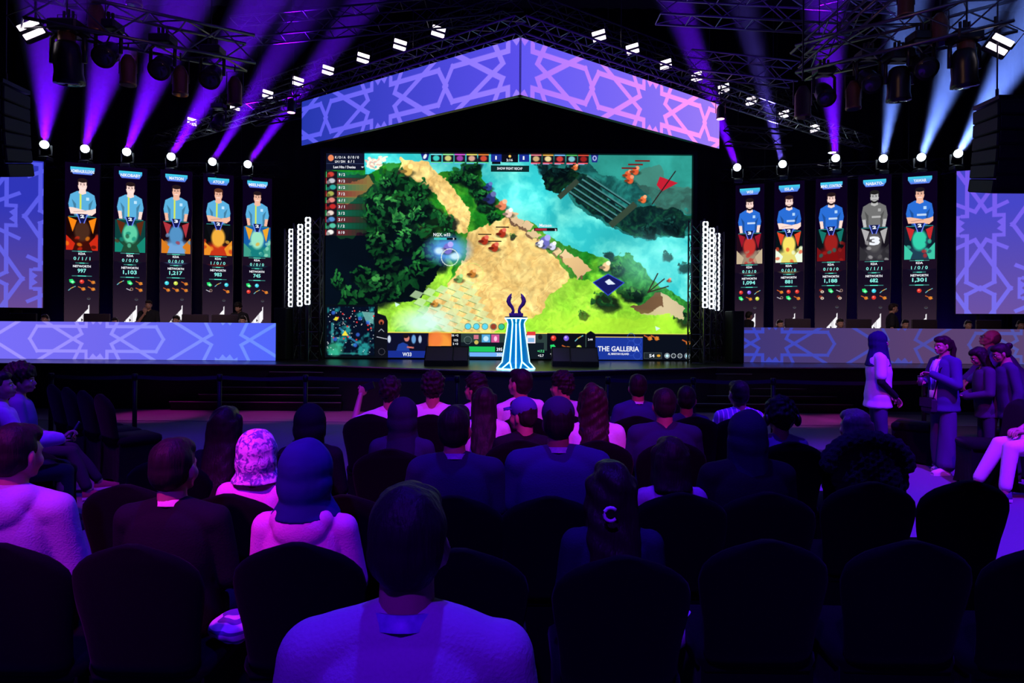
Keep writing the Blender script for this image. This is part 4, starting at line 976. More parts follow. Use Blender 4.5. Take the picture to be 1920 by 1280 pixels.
for s in (-1, 1):
    b = MB(); pts = [(.045, .055), (.03, .10), (.05, .16), (.10, .22), (.118, .27), (.108, .32), (.085, .37), (.062, .41)]; rad = [.034, .026, .030, .038, .042, .036, .024, .004]
    b.tube([(s * (x + .02), 0, z) for x, z in pts], rad, 10)
    for i in range(7):
        t = i / 6; x = .135 - abs(t - .3) * .05; z = .20 + t * .15; b.tube([(s * (x - .02), 0, z - .02), (s * (x + .012), 0, z + .01), (s * (x - .0 - t * .02), 0, z + .06)], [.012, .010, .001], 6)
    b.build('wing', tm_, tro, True)
# ---------------------------------------------------------------- rigging
truss_m = mat('truss_aluminium', (.20, .20, .22), .35, metal=.85, var=.2)
truss_k = mat('truss_black', (.02, .02, .024), .4, metal=.3, var=.2)
def truss(p, q, s, label, m=None, name='lighting_truss', group=None, bay=None, cat='truss', flat=False, cr=.02):
    """square box truss: four chords and the lacing between them"""
    m = m or truss_m; p, q = Vector(p), Vector(q); c = (p + q) / 2; root = empty(name, c, 0, label, cat, group)
    t = (q - p); L = t.length; t.normalize(); up = Vector((0, 0, 1)) if abs(t.z) < .9 else Vector((0, 1, 0)); a = t.cross(up).normalized() * s / 2; u = a.cross(t).normalized() * s / 2
    off = [a + u, -a + u, -a - u, a - u]
    for o in off:
        b = MB(); b.tube([p + o - c, q + o - c], cr, 8); b.build('chord', m, root, True)
    b = MB(); n = max(2, int(L / (bay or s * 1.1)))
    for i in range(n):
        A, B = p + t * L * i / n - c, p + t * L * (i + 1) / n - c
        for j in range(4):
            o1, o2 = off[j], off[(j + 1) % 4]
            if i % 2: o1, o2 = o2, o1
            b.tube([A + o1, B + o2], cr * .5, 5)
        b.tube([A + off[0], A + off[1]], cr * .5, 5); b.tube([A + off[3], A + off[2]], cr * .5, 5)
    b.build('lacing', m, root)
    if abs(t.z) < .5:
        for f_ in (.2, .8):
            b = MB(); w_ = p + t * L * f_; b.tube([w_ - c + Vector((0, 0, s * .5)), Vector((w_.x - c.x, w_.y - c.y, 11.0 - c.z))], .008, 5); b.build('chain', truss_k, root)
    return root
hc = .30
zt = HT + .16
apx = Vector((AP.x, 11.62, zt + .06))
def vlen(side, L, y0=11.62, z=zt): d = Vector((side * 1.0, .758, 0)).normalized(); return Vector((AP.x, y0, z)) + d * L
truss(apx, vlen(-1, 12.9, z=zt + .06), hc, 'level truss carrying the left half of the V-shaped header', group=None)
truss(apx, vlen(1, 12.2, z=zt + .06), hc, 'level truss carrying the right half of the V-shaped header')
# blinders: two bright bars in a black yoke
blind_e = emat('blinder_white', (1.0, .86, 1.0), 2.6)
def blinder(px, py, d, label, tilt=0.0, group='twin-bar lights above the header', yaw=0):
    c = U(px, py, d); r = empty('blinder_light', c, yaw, label, 'light', group); s = d / 12.5
    R = Euler((math.radians(28), tilt, 0)).to_matrix()
    b = MB(); b.bbox((0, .07, 0), (.30, .12, .24), .015, R); b.build('housing', BLACKP, r)
    for k in (-1, 1):
        b = MB(); b.bbox(R @ Vector((0, -.0, k * .058)), (.26, .02, .072), .006, R); b.build('lamp_bar', blind_e, r)
    b = MB(); b.tube([R @ Vector((-.165, .07, 0)), R @ Vector((-.165, .07, .24)), R @ Vector((.165, .07, .24)), R @ Vector((.165, .07, 0))], .009, 6); b.tube([(0, .13, .2), (0, .13, .42)], .018, 8); b.build('yoke', BLACKP, r)
BL = [(822, 59), (750, 84), (681, 109), (615, 132), (559, 153), (502, 177), (441, 199), (360, 228)]
BR = [(1123, 67), (1186, 92), (1248, 121), (1306, 144), (1357, 166), (1408, 189), (1470, 214), (1528, 240)]
ordn = ['first', 'second', 'third', 'fourth', 'fifth', 'sixth', 'seventh', 'eighth']
def bd(px, o=.75): 
    t = (px - 960) / 1280.0; return (11.5 + o) / (1 - .758 * abs(t))
for i, (x, y) in enumerate(BL): blinder(x, y, bd(x), 'twin-bar white light, %s one left of the header point' % ordn[i], .30)
for i, (x, y) in enumerate(BR): blinder(x, y, bd(x), 'twin-bar white light, %s one right of the header point' % ordn[i], -.30)
def vtr(side, L, o, z): d = Vector((side * 1.0, .758, 0)).normalized(); return Vector((AP.x, 11.5 + o, z)) + d * L
truss(vtr(-1, .3, 1.12, 7.62), vtr(-1, 10.6, 1.12, 7.62), .30, 'black truss above the header with the left row of twin-bar lights', truss_k)
truss(vtr(1, .3, 1.12, 7.62), vtr(1, 10.2, 1.12, 7.62), .30, 'black truss above the header with the right row of twin-bar lights', truss_k)
blinder(58, 55, 9.0, 'twin-bar white light high at the far left by the moving heads', -.5, yaw=.2); blinder(1875, 83, 9.0, 'twin-bar white light high at the far right by the moving heads', .55, yaw=-.2)
# ceiling trusses
tl0, tl1 = U(40, 12, 8.8), U(470, 100, 10.6); truss(tl0, tl1, .42, 'truss over the left of the seating hung with moving heads', truss_m, cr=.025)
tr0, tr1 = U(1500, 118, 10.7), U(1905, 18, 8.9); truss(tr0, tr1, .42, 'truss over the right of the seating hung with moving heads', truss_m, cr=.025)
truss(U(1235, 12, 11), U(1690, 38, 11), .40, 'upper truss crossing the top right of the hall', truss_m)
truss(U(1290, 118, 14), U(1490, 140, 14), .40, 'short truss behind the right row of twin-bar lights', truss_m)
truss(U(470, 215, 15.5), U(570, 200, 15.5), .40, 'short truss beside the left end of the header', truss_k)
truss(U(1360, 255, 15.5), U(1480, 262, 15.5), .35, 'short truss beside the right end of the header', truss_k)
truss(U(1500, 118, 10.7), U(1700, -60, 9.4), .30, 'slanting truss rising to the upper right', truss_m)
truss(U(440, 60, 13), U(980, 10, 13), .40, 'dark truss across the ceiling left of centre', truss_k)
truss(U(70, 325, 17.6), U(540, 318, 19.2), .35, 'truss above the five left player columns', truss_k)
truss(U(1350, 330, 19.2), U(1800, 310, 17.6), .35, 'truss above the five right player columns', truss_k)

# moving heads hanging from trusses
G1 = 'moving heads under the left truss'; G2 = 'moving heads under the right truss'
def hang(px, py, d, tr):
    """put a fixture under the line of its truss"""
    if tr is None: return U(px, py, d), None
    a, b_ = tr; k = (px - 960) / F; t = (a.x - k * a.y) / ((a.x - b_.x) - k * (a.y - b_.y)); q = a.lerp(b_, t); c = U(px, py, q.y)
    return c, q.z
TL, TR = (tl0, tl1), (tr0, tr1)
def moving_head(px, py, d, label, aim=(0, -.35, -.9), s=1.0, group=None, lens=None):
    c, zt_ = hang(px, py, d, TL if group == G1 else TR if group == G2 else None); r = empty('moving_head_light', c, 0, label, 'stage light', group)
    a = Vector(aim).normalized(); M = frame(a, (1, 0, 0)).to_3x3()
    b = MB(); b.bbox((0, 0, .40 * s), (.34 * s, .30 * s, .14 * s), .02); b.build('base', BLACKP, r)
    b = MB(); b.tube([(-.06, 0, .47 * s), (-.06, 0, .60 * s)], .02); b.tube([(.06, 0, .47 * s), (.06, 0, .60 * s)], .02); b.tube([(0, 0, .47 * s), (0, 0, max(.62 * s, (zt_ or (c.z + .9)) - .2 - c.z))], .022); b.build('clamp', truss_k, r)
    b = MB(); b.tube([(-.19 * s, 0, .0), (-.19 * s, 0, .28 * s), (-.12 * s, 0, .34 * s), (.12 * s, 0, .34 * s), (.19 * s, 0, .28 * s), (.19 * s, 0, 0)], .028 * s, 8); b.build('yoke', BLACKP, r, True)
    b = MB(); b.tube([a * t * s for t in (-.24, -.2, -.05, .12, .2, .235)], [.09 * s, .13 * s, .155 * s, .15 * s, .165 * s, .165 * s], 22); h = b.build('head', BLACKP, r, True)
    b = MB(); b.tube([a * .232 * s, a * .246 * s], [.135 * s, .12 * s], 22); b.build('lens', lens or mat('lens_glass', (.03, .03, .05), .05, spec=.9), h, True)
    return r
moving_head(128, 118, 8.6, 'large moving head hanging nearest the left edge', (0, .1, -1), 1.15, G1)
for px, py, lb in ((203, 100, 'round moving head, second from the left edge'), (305, 124, 'round moving head, third from the left edge'), (398, 142, 'round moving head, fourth from the left edge')):
    moving_head(px, py, 10.2, lb, (.15, -.75, -.5), .92, G1)
moving_head(410, 228, 14.5, 'small moving head under the left header truss', (0, -.6, -.7), .8)
moving_head(1685, 158, 9.6, 'moving head pointing straight down near the right truss middle', (.05, .1, -1), 1.0, G2)
moving_head(1727, 122, 10.0, 'round moving head, between the two pointing down', (-.1, -.75, -.5), .95, G2)
moving_head(1808, 128, 8.4, 'large moving head pointing down at the right of the truss', (.1, .1, -1), 1.05, G2)
moving_head(1628, 150, 10.4, 'round moving head at the inner end of the right truss', (-.1, -.75, -.5), .9, G2)
moving_head(1545, 175, 11.2, 'dim moving head left of the right truss', (-.1, -.6, -.5), .85, G2)
# par cans
copper = mat('par_can_copper', (.30, .14, .09), .35, metal=.6, var=.3); lens_m = mat('lens_glass', (.03, .03, .05), .05, spec=.9)
def par(px, py, d, label, L=.42, r0=.105, ln=None, m=None, group='par cans'):
    c, zt_ = hang(px, py, d, (TL if px < 500 else TR if px > 1590 else None)); zt_ = zt_ if zt_ and zt_ - .2 > c.z + L + .1 else (11.0 if zt_ or px == 1505 else c.z + 1.0)
    r = empty('par_can', c, 0, label, 'stage light', group)
    b = MB(); b.loft([[(rr * math.cos(2 * PI * j / 24), rr * math.sin(2 * PI * j / 24), z) for j in range(24)] for rr, z in ((r0, 0), (r0 + .006, .01), (r0 + .006, .03), (r0, .04), (r0, L * .7), (r0 * .8, L * .85), (r0 * .45, L))]); b.build('can', m or copper, r, True)
    b = MB(); b.cyl((0, 0, -.004), (0, 0, .01), r0 * .92, 24); b.build('lens', ln or lens_m, r)
    b = MB(); b.tube([(-r0 - .02, 0, L * .4), (-r0 - .02, 0, L + .08), (r0 + .02, 0, L + .08), (r0 + .02, 0, L * .4)], .008, 6); b.tube([(0, 0, L + .08), (0, 0, zt_ - c.z - (.2 if zt_ < 10.9 else 0))], .012, 6); b.build('bracket', BLACKP, r)
for px, py, lb in ((252, 11, 'copper par can at the top edge, left of centre'), (180, 61, 'copper par can over the left truss'), (125, 98, 'copper par can beside the large left moving head'), (240, 160, 'dark par can below the second moving head'), (338, 178, 'dark par can below the third moving head'), (440, 196, 'dark par can beside the fourth moving head')):
    par(px, py, 9.3, lb)
for px, py, lb in ((1698, 31, 'copper par can at the top edge, right of centre'), (1762, 82, 'copper par can over the right truss'), (1812, 126, 'copper par can before the large right moving head'), (1600, 205, 'dim copper par can left of the right truss'), (1505, 220, 'dim par can beside the right header light row')):
    par(px, py, 8.0 if px == 1812 else 9.3, lb)
pink_e = emat('par_pink', (1.0, .35, .75), 6.0)
par(546, 211, 14.6, 'small par can glowing pink beside the left end of the header', .3, .085, pink_e, BLACKP)
par(1351, 223, 14.6, 'small par can glowing pink beside the right end of the header', .3, .085, pink_e, BLACKP)

# ---- upward beams
flare_e = emat('lamp_flare_white', (.8, .8, 1.0), 16.0, 'NONE')
def beam_mat(name, col, dens):
    if name in MATS: return MATS[name]
    m = bpy.data.materials.new(name); m.use_nodes = True; nt = m.node_tree; nt.nodes.clear()
    o = nt.nodes.new('ShaderNodeOutputMaterial'); v = nt.nodes.new('ShaderNodeVolumeScatter'); v.inputs['Color'].default_value = (*col, 1); v.inputs['Density'].default_value = dens; v.inputs['Anisotropy'].default_value = 0.0
    nt.links.new(v.outputs[0], o.inputs['Volume']); MATS[name] = m
    return m
HAZE = beam_mat('stage_haze', (1, 1, 1), .07)
white_e = emat('lens_white', (.75, .9, 1.0), 14.0, 'NONE')
def beam(px, py, d, ex, ey, ed, label, col, watts, ang=2.2, side='left', r0=.095):
    c = U(px, py, d); e = U(ex, ey, ed); a = (e - c).normalized()
    r = empty('beam_light', c, 0, 'small moving head with a white glowing lens, %s' % label, 'stage light', 'beam lights on the truss above the columns')
    toc = (Vector((0, 0, CAMZ)) - c).normalized()
    b = MB(); b.bbox(-a * .0 + Vector((0, .05, -.34)), (.26, .24, .12), .02); b.build('base', BLACKP, r)
    b = MB(); b.tube([(-.15, .05, .0), (-.15, .05, -.24), (.15, .05, -.24), (.15, .05, 0)], .022, 8); b.build('yoke', BLACKP, r)
    b = MB(); b.tube([a * t + Vector((0, .03, 0)) for t in (-.2, -.15, 0, .05)], [.06, .095, .11, .115], 20); h = b.build('head', BLACKP, r, True)
    b = MB(); b.ell((a * .07 + Vector((0, 0, 0)))[:], (.098, .098, .098), None, 20, 12); b.build('lens', white_e, h, True)
    L = min(15.0, (10.9 - c.z) / max(a.z, .05), (c.y + 3.4) / max(-a.y, .05)); tn = math.tan(math.radians(ang)); b = MB(); s0 = c + a * .16
    A = a.cross(Vector((0, 1, 0))).normalized(); B = A.cross(a).normalized(); q0, q1 = r0 + .012, r0 + L * tn * 1.06
    b.loft([[s0 + a * t + (A * math.cos(2 * PI * j / 28) + B * math.sin(2 * PI * j / 28)) * rr - c for j in range(28)] for t, rr in ((0, q0), (L, q1))])
    o = b.build('haze_beam', HAZE, None, False, loc=c); import bmesh; bm = bmesh.new(); bm.from_mesh(o.data); bmesh.ops.recalc_face_normals(bm, faces=bm.faces); bm.to_mesh(o.data); bm.free(); tag(o, 'beam of light in the haze rising from the %s' % label, 'light beam', None, 'stuff')
    ld = bpy.data.lights.new('beam_spot', 'SPOT'); ld.energy = watts * (1.5 if col[1] < .05 else 1.0); ld.color = col; ld.spot_size = math.radians(ang * 2 + .6); ld.spot_blend = .35; ld.shadow_soft_size = .07
    lo = bpy.data.objects.new('beam_spot', ld); C.objects.link(lo)
    back = r0 / tn * .0
    lo.location = c + a * .18; lo.rotation_euler = (-a).to_track_quat('Z', 'Y').to_euler()
VI = (.13, .0008, 1.0); CY_ = (.15, .27, 1.0)
LBE = [(83, 272, 17.0, 100, 40, 9.8, 'leftmost lamp of the left six', VI, 1), (159, 280, 17.3, 228, 20, 10.0, 'second lamp of the left six', VI, 1), (237, 286, 17.6, 345, 0, 10.5, 'third lamp of the left six', VI, 1), (320, 295, 17.9, 480, 25, 11.2, 'fourth lamp of the left six', VI, 1), (397, 305, 18.2, 575, 20, 12.5, 'fifth lamp of the left six', VI, .6), (463, 310, 18.5, 690, -10, 13.0, 'sixth lamp of the left six', VI, .8)]
RBE = [(1383, 316, 18.6, 1270, 10, 13.0, 'first lamp of the right six', VI, .7), (1468, 310, 18.3, 1400, 30, 13.5, 'second lamp of the right six', (.16, .10, 1), .6), (1567, 298, 17.9, 1553, 90, 12.5, 'third lamp of the right six', VI, .7), (1656, 299, 17.6, 1705, -10, 11.0, 'fourth lamp of the right six', CY_, 1.0), (1727, 296, 17.3, 1815, 60, 10.5, 'fifth lamp of the right six', CY_, 1.5), (1796, 289, 17.0, 1925, 70, 10.2, 'rightmost lamp of the right six', CY_, 2.2)]
BW = 42000.0
par(1560, 286, 18.6, 'glaring white lamp under the outer end of the right header truss', .25, .10, flare_e, BLACKP)
for t in LBE + RBE: beam(*t[:6], t[6], t[7], BW * t[8])
b = MB(); 

# line arrays
def line_array(cx, cy_top, d, label, n=6):
    c = U(cx, cy_top, d); r = empty('line_array_speaker', c, 0, label, 'loudspeaker'); hgt = .188; cabm = mat('speaker_black', (.012, .012, .014), .6); gr = mat('speaker_grille', (.02, .02, .022), .5, bump=.5, scale=250)
    y = 0.0
    for i in range(n):
        R = Euler((math.radians(2.5 * i), 0, 0)).to_matrix(); b = MB(); b.bbox((0, y, -.12 - i * hgt), (.92, .5, hgt - .01), .015, R); t = b.build('cabinet', cabm, r)
        b = MB(); b.bbox((0, y - .255, -.12 - i * hgt + .01), (.86, .02, hgt - .04), .005, R); b.build('grille', gr, t); y += math.sin(math.radians(2.5 * i)) * hgt
    b = MB(); b.box((0, 0, .02), (.9, .5, .05)); b.tube([(-.3, 0, .04), (-.3, 0, .2)], .02); b.tube([(.3, 0, .04), (.3, 0, .2)], .02); b.build('flying_frame', truss_k, r)
    b = MB(); b.tube([(-.3, 0, .2), (-.3, 0, 11 - c.z)], .01, 6); b.tube([(.3, 0, .2), (.3, 0, 11 - c.z)], .01, 6); b.build('chain', truss_k, r)
line_array(1912, 196, 9.0, 'black line array speaker hanging at the right edge', 6)
line_array(-32, 165, 9.0, 'black line array speaker hanging at the left edge', 6)

# ---- LED ring strips on upright trusses
ringm = emat('ring_light_white', (.82, .9, 1.0), 3.2)
def ring_strip(cx, py0, py1, d, label, n=16):
    a = U(cx, py0, d); z = U(cx, py1, d); r = empty('ring_light_strip', (a.x, d, z.z), 0, label, 'light strip', 'ring light strips'); H = a.z - z.z; p = H / n
    pts = []
    w, h = p * .40, p * .40
    for k in range(4):
        for t in range(5):
            an = PI / 2 * k + PI / 2 * t / 4; cx_ = (w - .018) * (1 if k in (0, 3) else -1); cz_ = (h - .018) * (1 if k in (0, 1) else -1); pts.append((cx_ + .018 * math.cos(an), 0, cz_ + .018 * math.sin(an)))
    b = MB(); b.tube(pts + [pts[0], pts[1]], .0145, 6, False); me = b.mesh('ring', True); me.materials.append(ringm)
    for i in range(n):
        o = bpy.data.objects.new('ring_light', me); C.objects.link(o); o.parent = r; o.location = (0, 0, p * (i + .5))
    b = MB(); b.box((0, .035, H / 2), (p * .95, .03, H)); b.build('backing_bar', BLACKP, r)
    b = MB(); b.box((0, .05, -(z.z - .86) / 2 + H / 2), (.03, .03, z.z - .86 + H)); b.build('pole', truss_m, r)
for cx, a, z, d, lb in ((546, 429, 575, 15.05, 'outermost ring light strip left of the video wall'), (563, 420, 574, 14.4, 'middle ring light strip left of the video wall'), (577.5, 407, 571, 13.75, 'innermost tallest ring light strip left of the video wall'), (1323, 415, 577, 13.75, 'innermost tallest ring light strip right of the video wall'), (1335, 427, 579, 14.4, 'middle ring light strip right of the video wall'), (1345.5, 437, 582, 15.05, 'outermost ring light strip right of the video wall')):
    ring_strip(cx, a, z, d, lb)
for cx, d, ty, lb in ((549, 15.3, 430, 'upright truss behind the outer left ring lights'), (566, 14.7, 420, 'upright truss behind the middle left ring lights'), (592, 14.3, 408, 'upright truss between the left ring lights and the video wall'), (1306, 14.3, 412, 'upright truss between the video wall and the right ring lights'), (1330, 14.7, 425, 'upright truss behind the middle right ring lights'), (1343, 15.3, 436, 'upright truss behind the outer right ring lights')):
    p = U(cx, ty, d); truss((p.x, d, .85), (p.x, d, p.z), .26, lb, truss_m, 'upright_truss', cr=.018)
# ---- stage gear
def cabinet(px, py, d, w, label):
    p = U(px, py, d); h = p.z - .85; r = empty('speaker_cabinet', (p.x, d, .85), 0, label, 'loudspeaker'); b = MB(); b.bbox((0, 0, h / 2), (w, .5, h), .012); b.build('box', mat('speaker_black', (.012, .012, .014), .6), r)
    b = MB(); b.bbox((0, -.255, h / 2), (w - .04, .012, h - .06), .004); b.build('grille', mat('speaker_grille', (.02, .02, .022), .5), r)
cabinet(533, 577, 14.6, .26, 'tall black speaker cabinet left of the left ring lights'); cabinet(1377, 583, 14.6, .26, 'tall black speaker cabinet right of the right ring lights')
def wedge(px, d, label, dark=False):
    p = U(px, 690, d); r = empty('stage_monitor', (p.x, d, .85), 0, label, 'stage monitor'); b = MB()
    pr = [(-.02, .0), (.42, .0), (.42, .30), (.25, .36), (-.02, .08)]; b.loft([[(s * .27, y, z) for y, z in pr] for s in (-1, 1)]); b.build('cabinet', BLACKP, r)
    b = MB(); R = Euler((math.radians(-46), 0, 0)).to_matrix(); b.bbox((0, .10, .215), (.5, .012, .34), .004, Euler((math.radians(-44), 0, 0)).to_matrix()); b.build('grille', mat('wedge_grille', (.05, .02, .06), .5, bump=.5, scale=250), r)
    for s in (-1, 1):
        b = MB(); b.tube([(s * .275, .18, .15), (s * .285, .18, .15)], .04, 12); b.build('handle', BLACKP, r)
wedge(822, 12.9, 'black floor monitor left of the podium, outer one'); wedge(851, 13.0, 'black floor monitor left of the podium, inner one'); wedge(1062, 13.0, 'black floor monitor right of the podium, inner one'); wedge(1096, 12.9, 'black floor monitor right of the podium, outer one')
def pc_monitor(px, d, label, side, wpx=48):
    yh = 600 + (px - 960) * .007; p = U(px, yh, d); w = .56; zb = 1.60 + .0; r = empty('computer_monitor', (p.x, d, 1.272), 0, label, 'monitor', 'monitors on the player desks')
    b = MB(); b.bbox((0, 0, .36), (w, .04, .33), .01); b.build('screen_case', mat('monitor_plastic', (.03, .02, .035), .4), r); b = MB(); b.box((0, -.02, .12), (.05, .05, .24)); b.bbox((0, 0, .006), (.25, .18, .012), .004); b.build('stand', BLACKP, r)
    b = MB(); b.box((0, .022, .36), (w - .02, .006, .31)); b.build('display', emat('monitor_glow', (.25, .3, .4), .6, 'NONE'), r)
for px, lb in ((44, 'leftmost dark monitor back on the left desk'), (182, 'dark monitor back below the second left column'), (366, 'dark monitor back below the third left column'), (422, 'dark monitor back below the fourth left column')): pc_monitor(px, DYL + .35, lb, -1)
for px, lb in ((1496, 'monitor back at the inner end of the right desk'), (1610, 'monitor back between the third and fourth right columns'), (1733, 'monitor back below the outermost right column'), (1853, 'monitor back near the far right end of the desk')): pc_monitor(px, DYR + .35, lb, 1)

# ---- stanchions
pole_m = mat('stanchion_black', (.006, .006, .008), .55, spec=.2)
def stanchion(px, label, d=9.6):
    p = U(px, 700, d); r = empty('stanchion', (p.x, d, 0), 0, label, 'stanchion', 'belt posts before the stage')
    b = MB(); b.loft([[(rr * math.cos(2 * PI * j / 24), rr * math.sin(2 * PI * j / 24), z) for j in range(24)] for rr, z in ((.17, .0), (.17, .012), (.12, .03), (.03, .05))]); b.build('base', pole_m, r, True)
    b = MB(); b.cyl((0, 0, .04), (0, 0, .88), .03, 14); b.build('post', pole_m, r, True); b = MB(); b.cyl((0, 0, .84), (0, 0, .93), .036, 14); b.build('cap', pole_m, r, True)
    return p.x
ST = [(96, 'near the far left chairs'), (253, 'left of the left steps'), (412, 'before the left part of the left steps'), (573, 'before the right part of the left steps'), (857, 'left of the podium'), (1140, 'right of the podium'), (1300, 'before the inner end of the right steps'), (1450, 'before the right steps'), (1733, 'behind the standing woman with the cup')]
xs = [stanchion(px, 'black belt post ' + lb) for px, lb in ST]
belt = mat('belt_webbing', (.015, .012, .02), .8)
for i, (a, c) in enumerate(zip(xs[:-1], xs[1:])):
    if ST[i][0] == 857: continue
    b = MB(); n = 8; R = [[(a + .036 + (c - a - .072) * t / n, 9.6 + q, .885 - .02 * math.sin(PI * t / n) + z) for q, z in ((-.003, -.025), (.003, -.025), (.003, .025), (-.003, .025))] for t in range(n + 1)]
    b.loft(R); tag(b.build('barrier_belt', belt), 'black belt strung from the post %s' % ST[i][1], 'belt', 'barrier belts')
# ---------------------------------------------------------------- chairs
chair_m = mat('chair_cover', (.0035, .003, .005), .8, var=.25, scale=40, bump=.12, spec=.05, sheen=.03)
def make_chair():
    r = empty('banquet_chair')
    # back: arched panel
    def prof(z):   # half width of the cover at height z
        pts = [(.0, .215), (.25, .205), (.45, .20), (.60, .212), (.70, .232), (.78, .240), (.84, .222), (.88, .175), (.915, .10), (.93, .03)]
        for (a, x), (b_, y) in zip(pts[:-1], pts[1:]):
            if z <= b_: return x + (y - x) * (z - a) / (b_ - a)
        return .03
    def yb(z): return -.205 - max(0, z - .42) * .20
    R = []
    for z in (.44, .5, .56, .62, .68, .73, .77, .80, .83, .86, .885, .905, .922, .932):
        w = prof(z); t = .028 if z < .9 else .02; n = 20; y0 = yb(z)
        R.append([(w * math.copysign(abs(math.cos(a)) ** .45, math.cos(a)), y0 + t * math.copysign(abs(math.sin(a)) ** .9, math.sin(a)) + .035 * (abs(math.cos(a)) ** 2) * (w / .24) ** 2 * .6, z) for a in [2 * PI * j / n for j in range(n)]])
    b = MB(); b.loft(R); b.build('backrest', chair_m, r, True)
    b = MB(); b.loft([[(x * q, y * q + .01, z) for x, y in ((-.2, -.22), (.2, -.22), (.225, -.19), (.225, .19), (.2, .22), (-.2, .22), (-.225, .19), (-.225, -.19))] for z, q in ((.40, .97), (.44, 1.0), (.47, .98), (.485, .9))]); b.build('seat', chair_m, r, True)
    b = MB(); R = []
    for z, q, s in ((.42, .97, 0), (.25, .96, .01), (.08, 1.0, .02), (.0, 1.06, .03)):
        ring_ = []
        for k, (cx, cy) in enumerate(((-1, -1), (1, -1), (1, 1), (-1, 1))):
            nx, ny = ((1, -1), (1, 1), (-1, 1), (-1, -1))[k]
            ring_.append((cx * .218 * q, cy * .215 * q + .01, z))
            for t in (.25, .5, .75):
                x = cx + (nx - cx) * t; y = cy + (ny - cy) * t; sag = s * math.sin(PI * t); zz = z + (s * 1.2 * math.sin(PI * t) if z < .05 else 0)
                ring_.append((x * (.218 * q - (sag if abs(y) < 1 and x in (-1, 1) else 0)), y * (.215 * q - (sag if abs(x) < 1 else 0)) + .01, zz))
        R.append(ring_)
    b.loft(R, caps=False); b.build('skirt', chair_m, r)
    for sx in (-1, 1):
        for sy in (-1, 1):
            b = MB(); b.cyl((sx * .19, sy * .19 + .01, .0), (sx * .185, sy * .185 + .01, .42), .012, 8); b.build('leg', BLACKP, r)
    return r
proto = make_chair(); used = [False]
def chair(x, y, yaw, label, group='banquet chairs'):
    o = proto if not used[0] else copy_tree(proto); used[0] = True
    o.location = (x, y, 0); o.rotation_euler = (0, 0, yaw); tag(o, 'black cloth-covered banquet chair ' + label, 'chair', group); return o
def CX(px, d): return U(px, 1000, d).x
jit = lambda: (random.random() - .5) * .08
# nearest full row (backs 2.3 m from the lens)
for px, lb in ((20, 'at the lower left corner, behind the person in the pale hoodie'), (265, 'in the nearest row behind the dark jacket with the pink collar'), (562, 'in the nearest row behind the blue headscarf and pink hoodie'), (870, 'in the nearest row, mostly hidden by the close head and shoulders'), (1165, 'in the nearest row behind the person with the ring hair clip'), (1432, 'empty in the nearest row, right of the hair-clip person'), (1702, 'empty in the nearest row, second from the right edge'), (1950, 'empty in the nearest row at the right edge')):
    d_ = {20: 2.42, 265: 2.42, 562: 2.45, 870: 2.40, 1165: 2.34, 1432: 2.52, 1702: 2.52, 1950: 2.48}[px]; chair(CX(px, d_), d_ + .25, jit(), lb)
chair(-.19, 1.36, 0, 'carrying the person in the violet shirt close to the lens')
for px, lb in ((250, 'empty in the second row left of the dark-jacket person'), (436, 'in the second row behind the floral headscarf'), (655, 'in the second row between the blue headscarf and the close head'), (855, 'in the second row behind the bare-necked man'), (1032, 'in the second row behind the capped man with the bright lanyard'), (1268, 'in the second row behind the person with the black bob'), (1436, 'in the second row behind the large black headscarf'), (1628, 'empty in the second row, before the black coat'), (1802, 'empty in the second row, rightmost before the aisle')):
    d_ = {250: 3.27, 1268: 3.19, 1436: 3.21, 1628: 3.43, 1802: 3.48}.get(px, 3.11); chair(CX(px, d_), d_ + .25, jit(), lb)
for px, lb in ((410, 'in the third row behind the long dark hair'), (590, 'in the third row behind the tall black headscarf'), (750, 'in the third row behind the dark hooded person'), (970, 'in the third row behind the blue cap'), (1122, 'in the third row behind the person with the shoulder strap'), (1255, 'in the third row behind the broad dark shirt'), (1480, 'in the third row behind the person with headphones'), (1608, 'in the third row hung with a fluffy black coat')):
    chair(CX(px, 4.55), {410: 4.12, 590: 4.3, 750: 4.46}.get(px, 4.80), jit(), lb)
for px, lb in ((695, 'in the front row behind the person raising a phone'), (808, 'in the front row behind the curly head in a white shirt'), (895, 'in the front row behind the curly head facing left'), (985, 'in the front row behind the white shirt at the podium'), (1065, 'in the front row behind the lilac shirt'), (1190, 'in the front row behind the crew-cut head'), (1300, 'in the front row behind the shaved neck'), (1385, 'in the front row behind the striped shirt')):
    chair(CX(px, 5.7), 5.97, jit(), lb)
# left block, turned towards the stage centre
aL = -math.radians(40)
def blk(base, k, a): return (base[0] + k * .50 * math.cos(a), base[1] + k * .50 * math.sin(a))
for k, lb in ((0, 'at the aisle end of the empty angled row on the left'), (-1, 'second from the aisle in the empty angled row on the left'), (-2, 'third from the aisle in the empty angled row on the left'), (-3, 'fourth from the aisle in the empty angled row on the left')):
    x, y = blk((-4.03, 7.25), k, aL); chair(x, y, aL, lb, 'angled chairs on the left')
for k, lb in ((0, 'under the bushy-haired man at the left'), (1, 'empty, next to the bushy-haired man'), (2.0, 'at the aisle end beside the sneakers')):
    x, y = blk((-4.72, 6.35), k, aL); chair(x, y, aL, lb, 'angled chairs on the left')
chair(-4.12, 5.22, aL, 'under the woman cut off by the left edge', 'angled chairs on the left')
# right block
aR = math.radians(52)
chair(5.03, 7.22, math.radians(76), 'in the right block before the two women, seat box in view', 'angled chairs on the right')
chair(5.02, 8.5, aR, 'in the right block behind the woman with the cup', 'angled chairs on the right')
x5 = (5.34, 6.62); chair(x5[0], x5[1], aR + .3, 'at the right edge under the person in pale jeans', 'angled chairs on the right')
chair(5.72, 7.75, aR, 'in the right block beside the two women, back to the lens', 'angled chairs on the right')

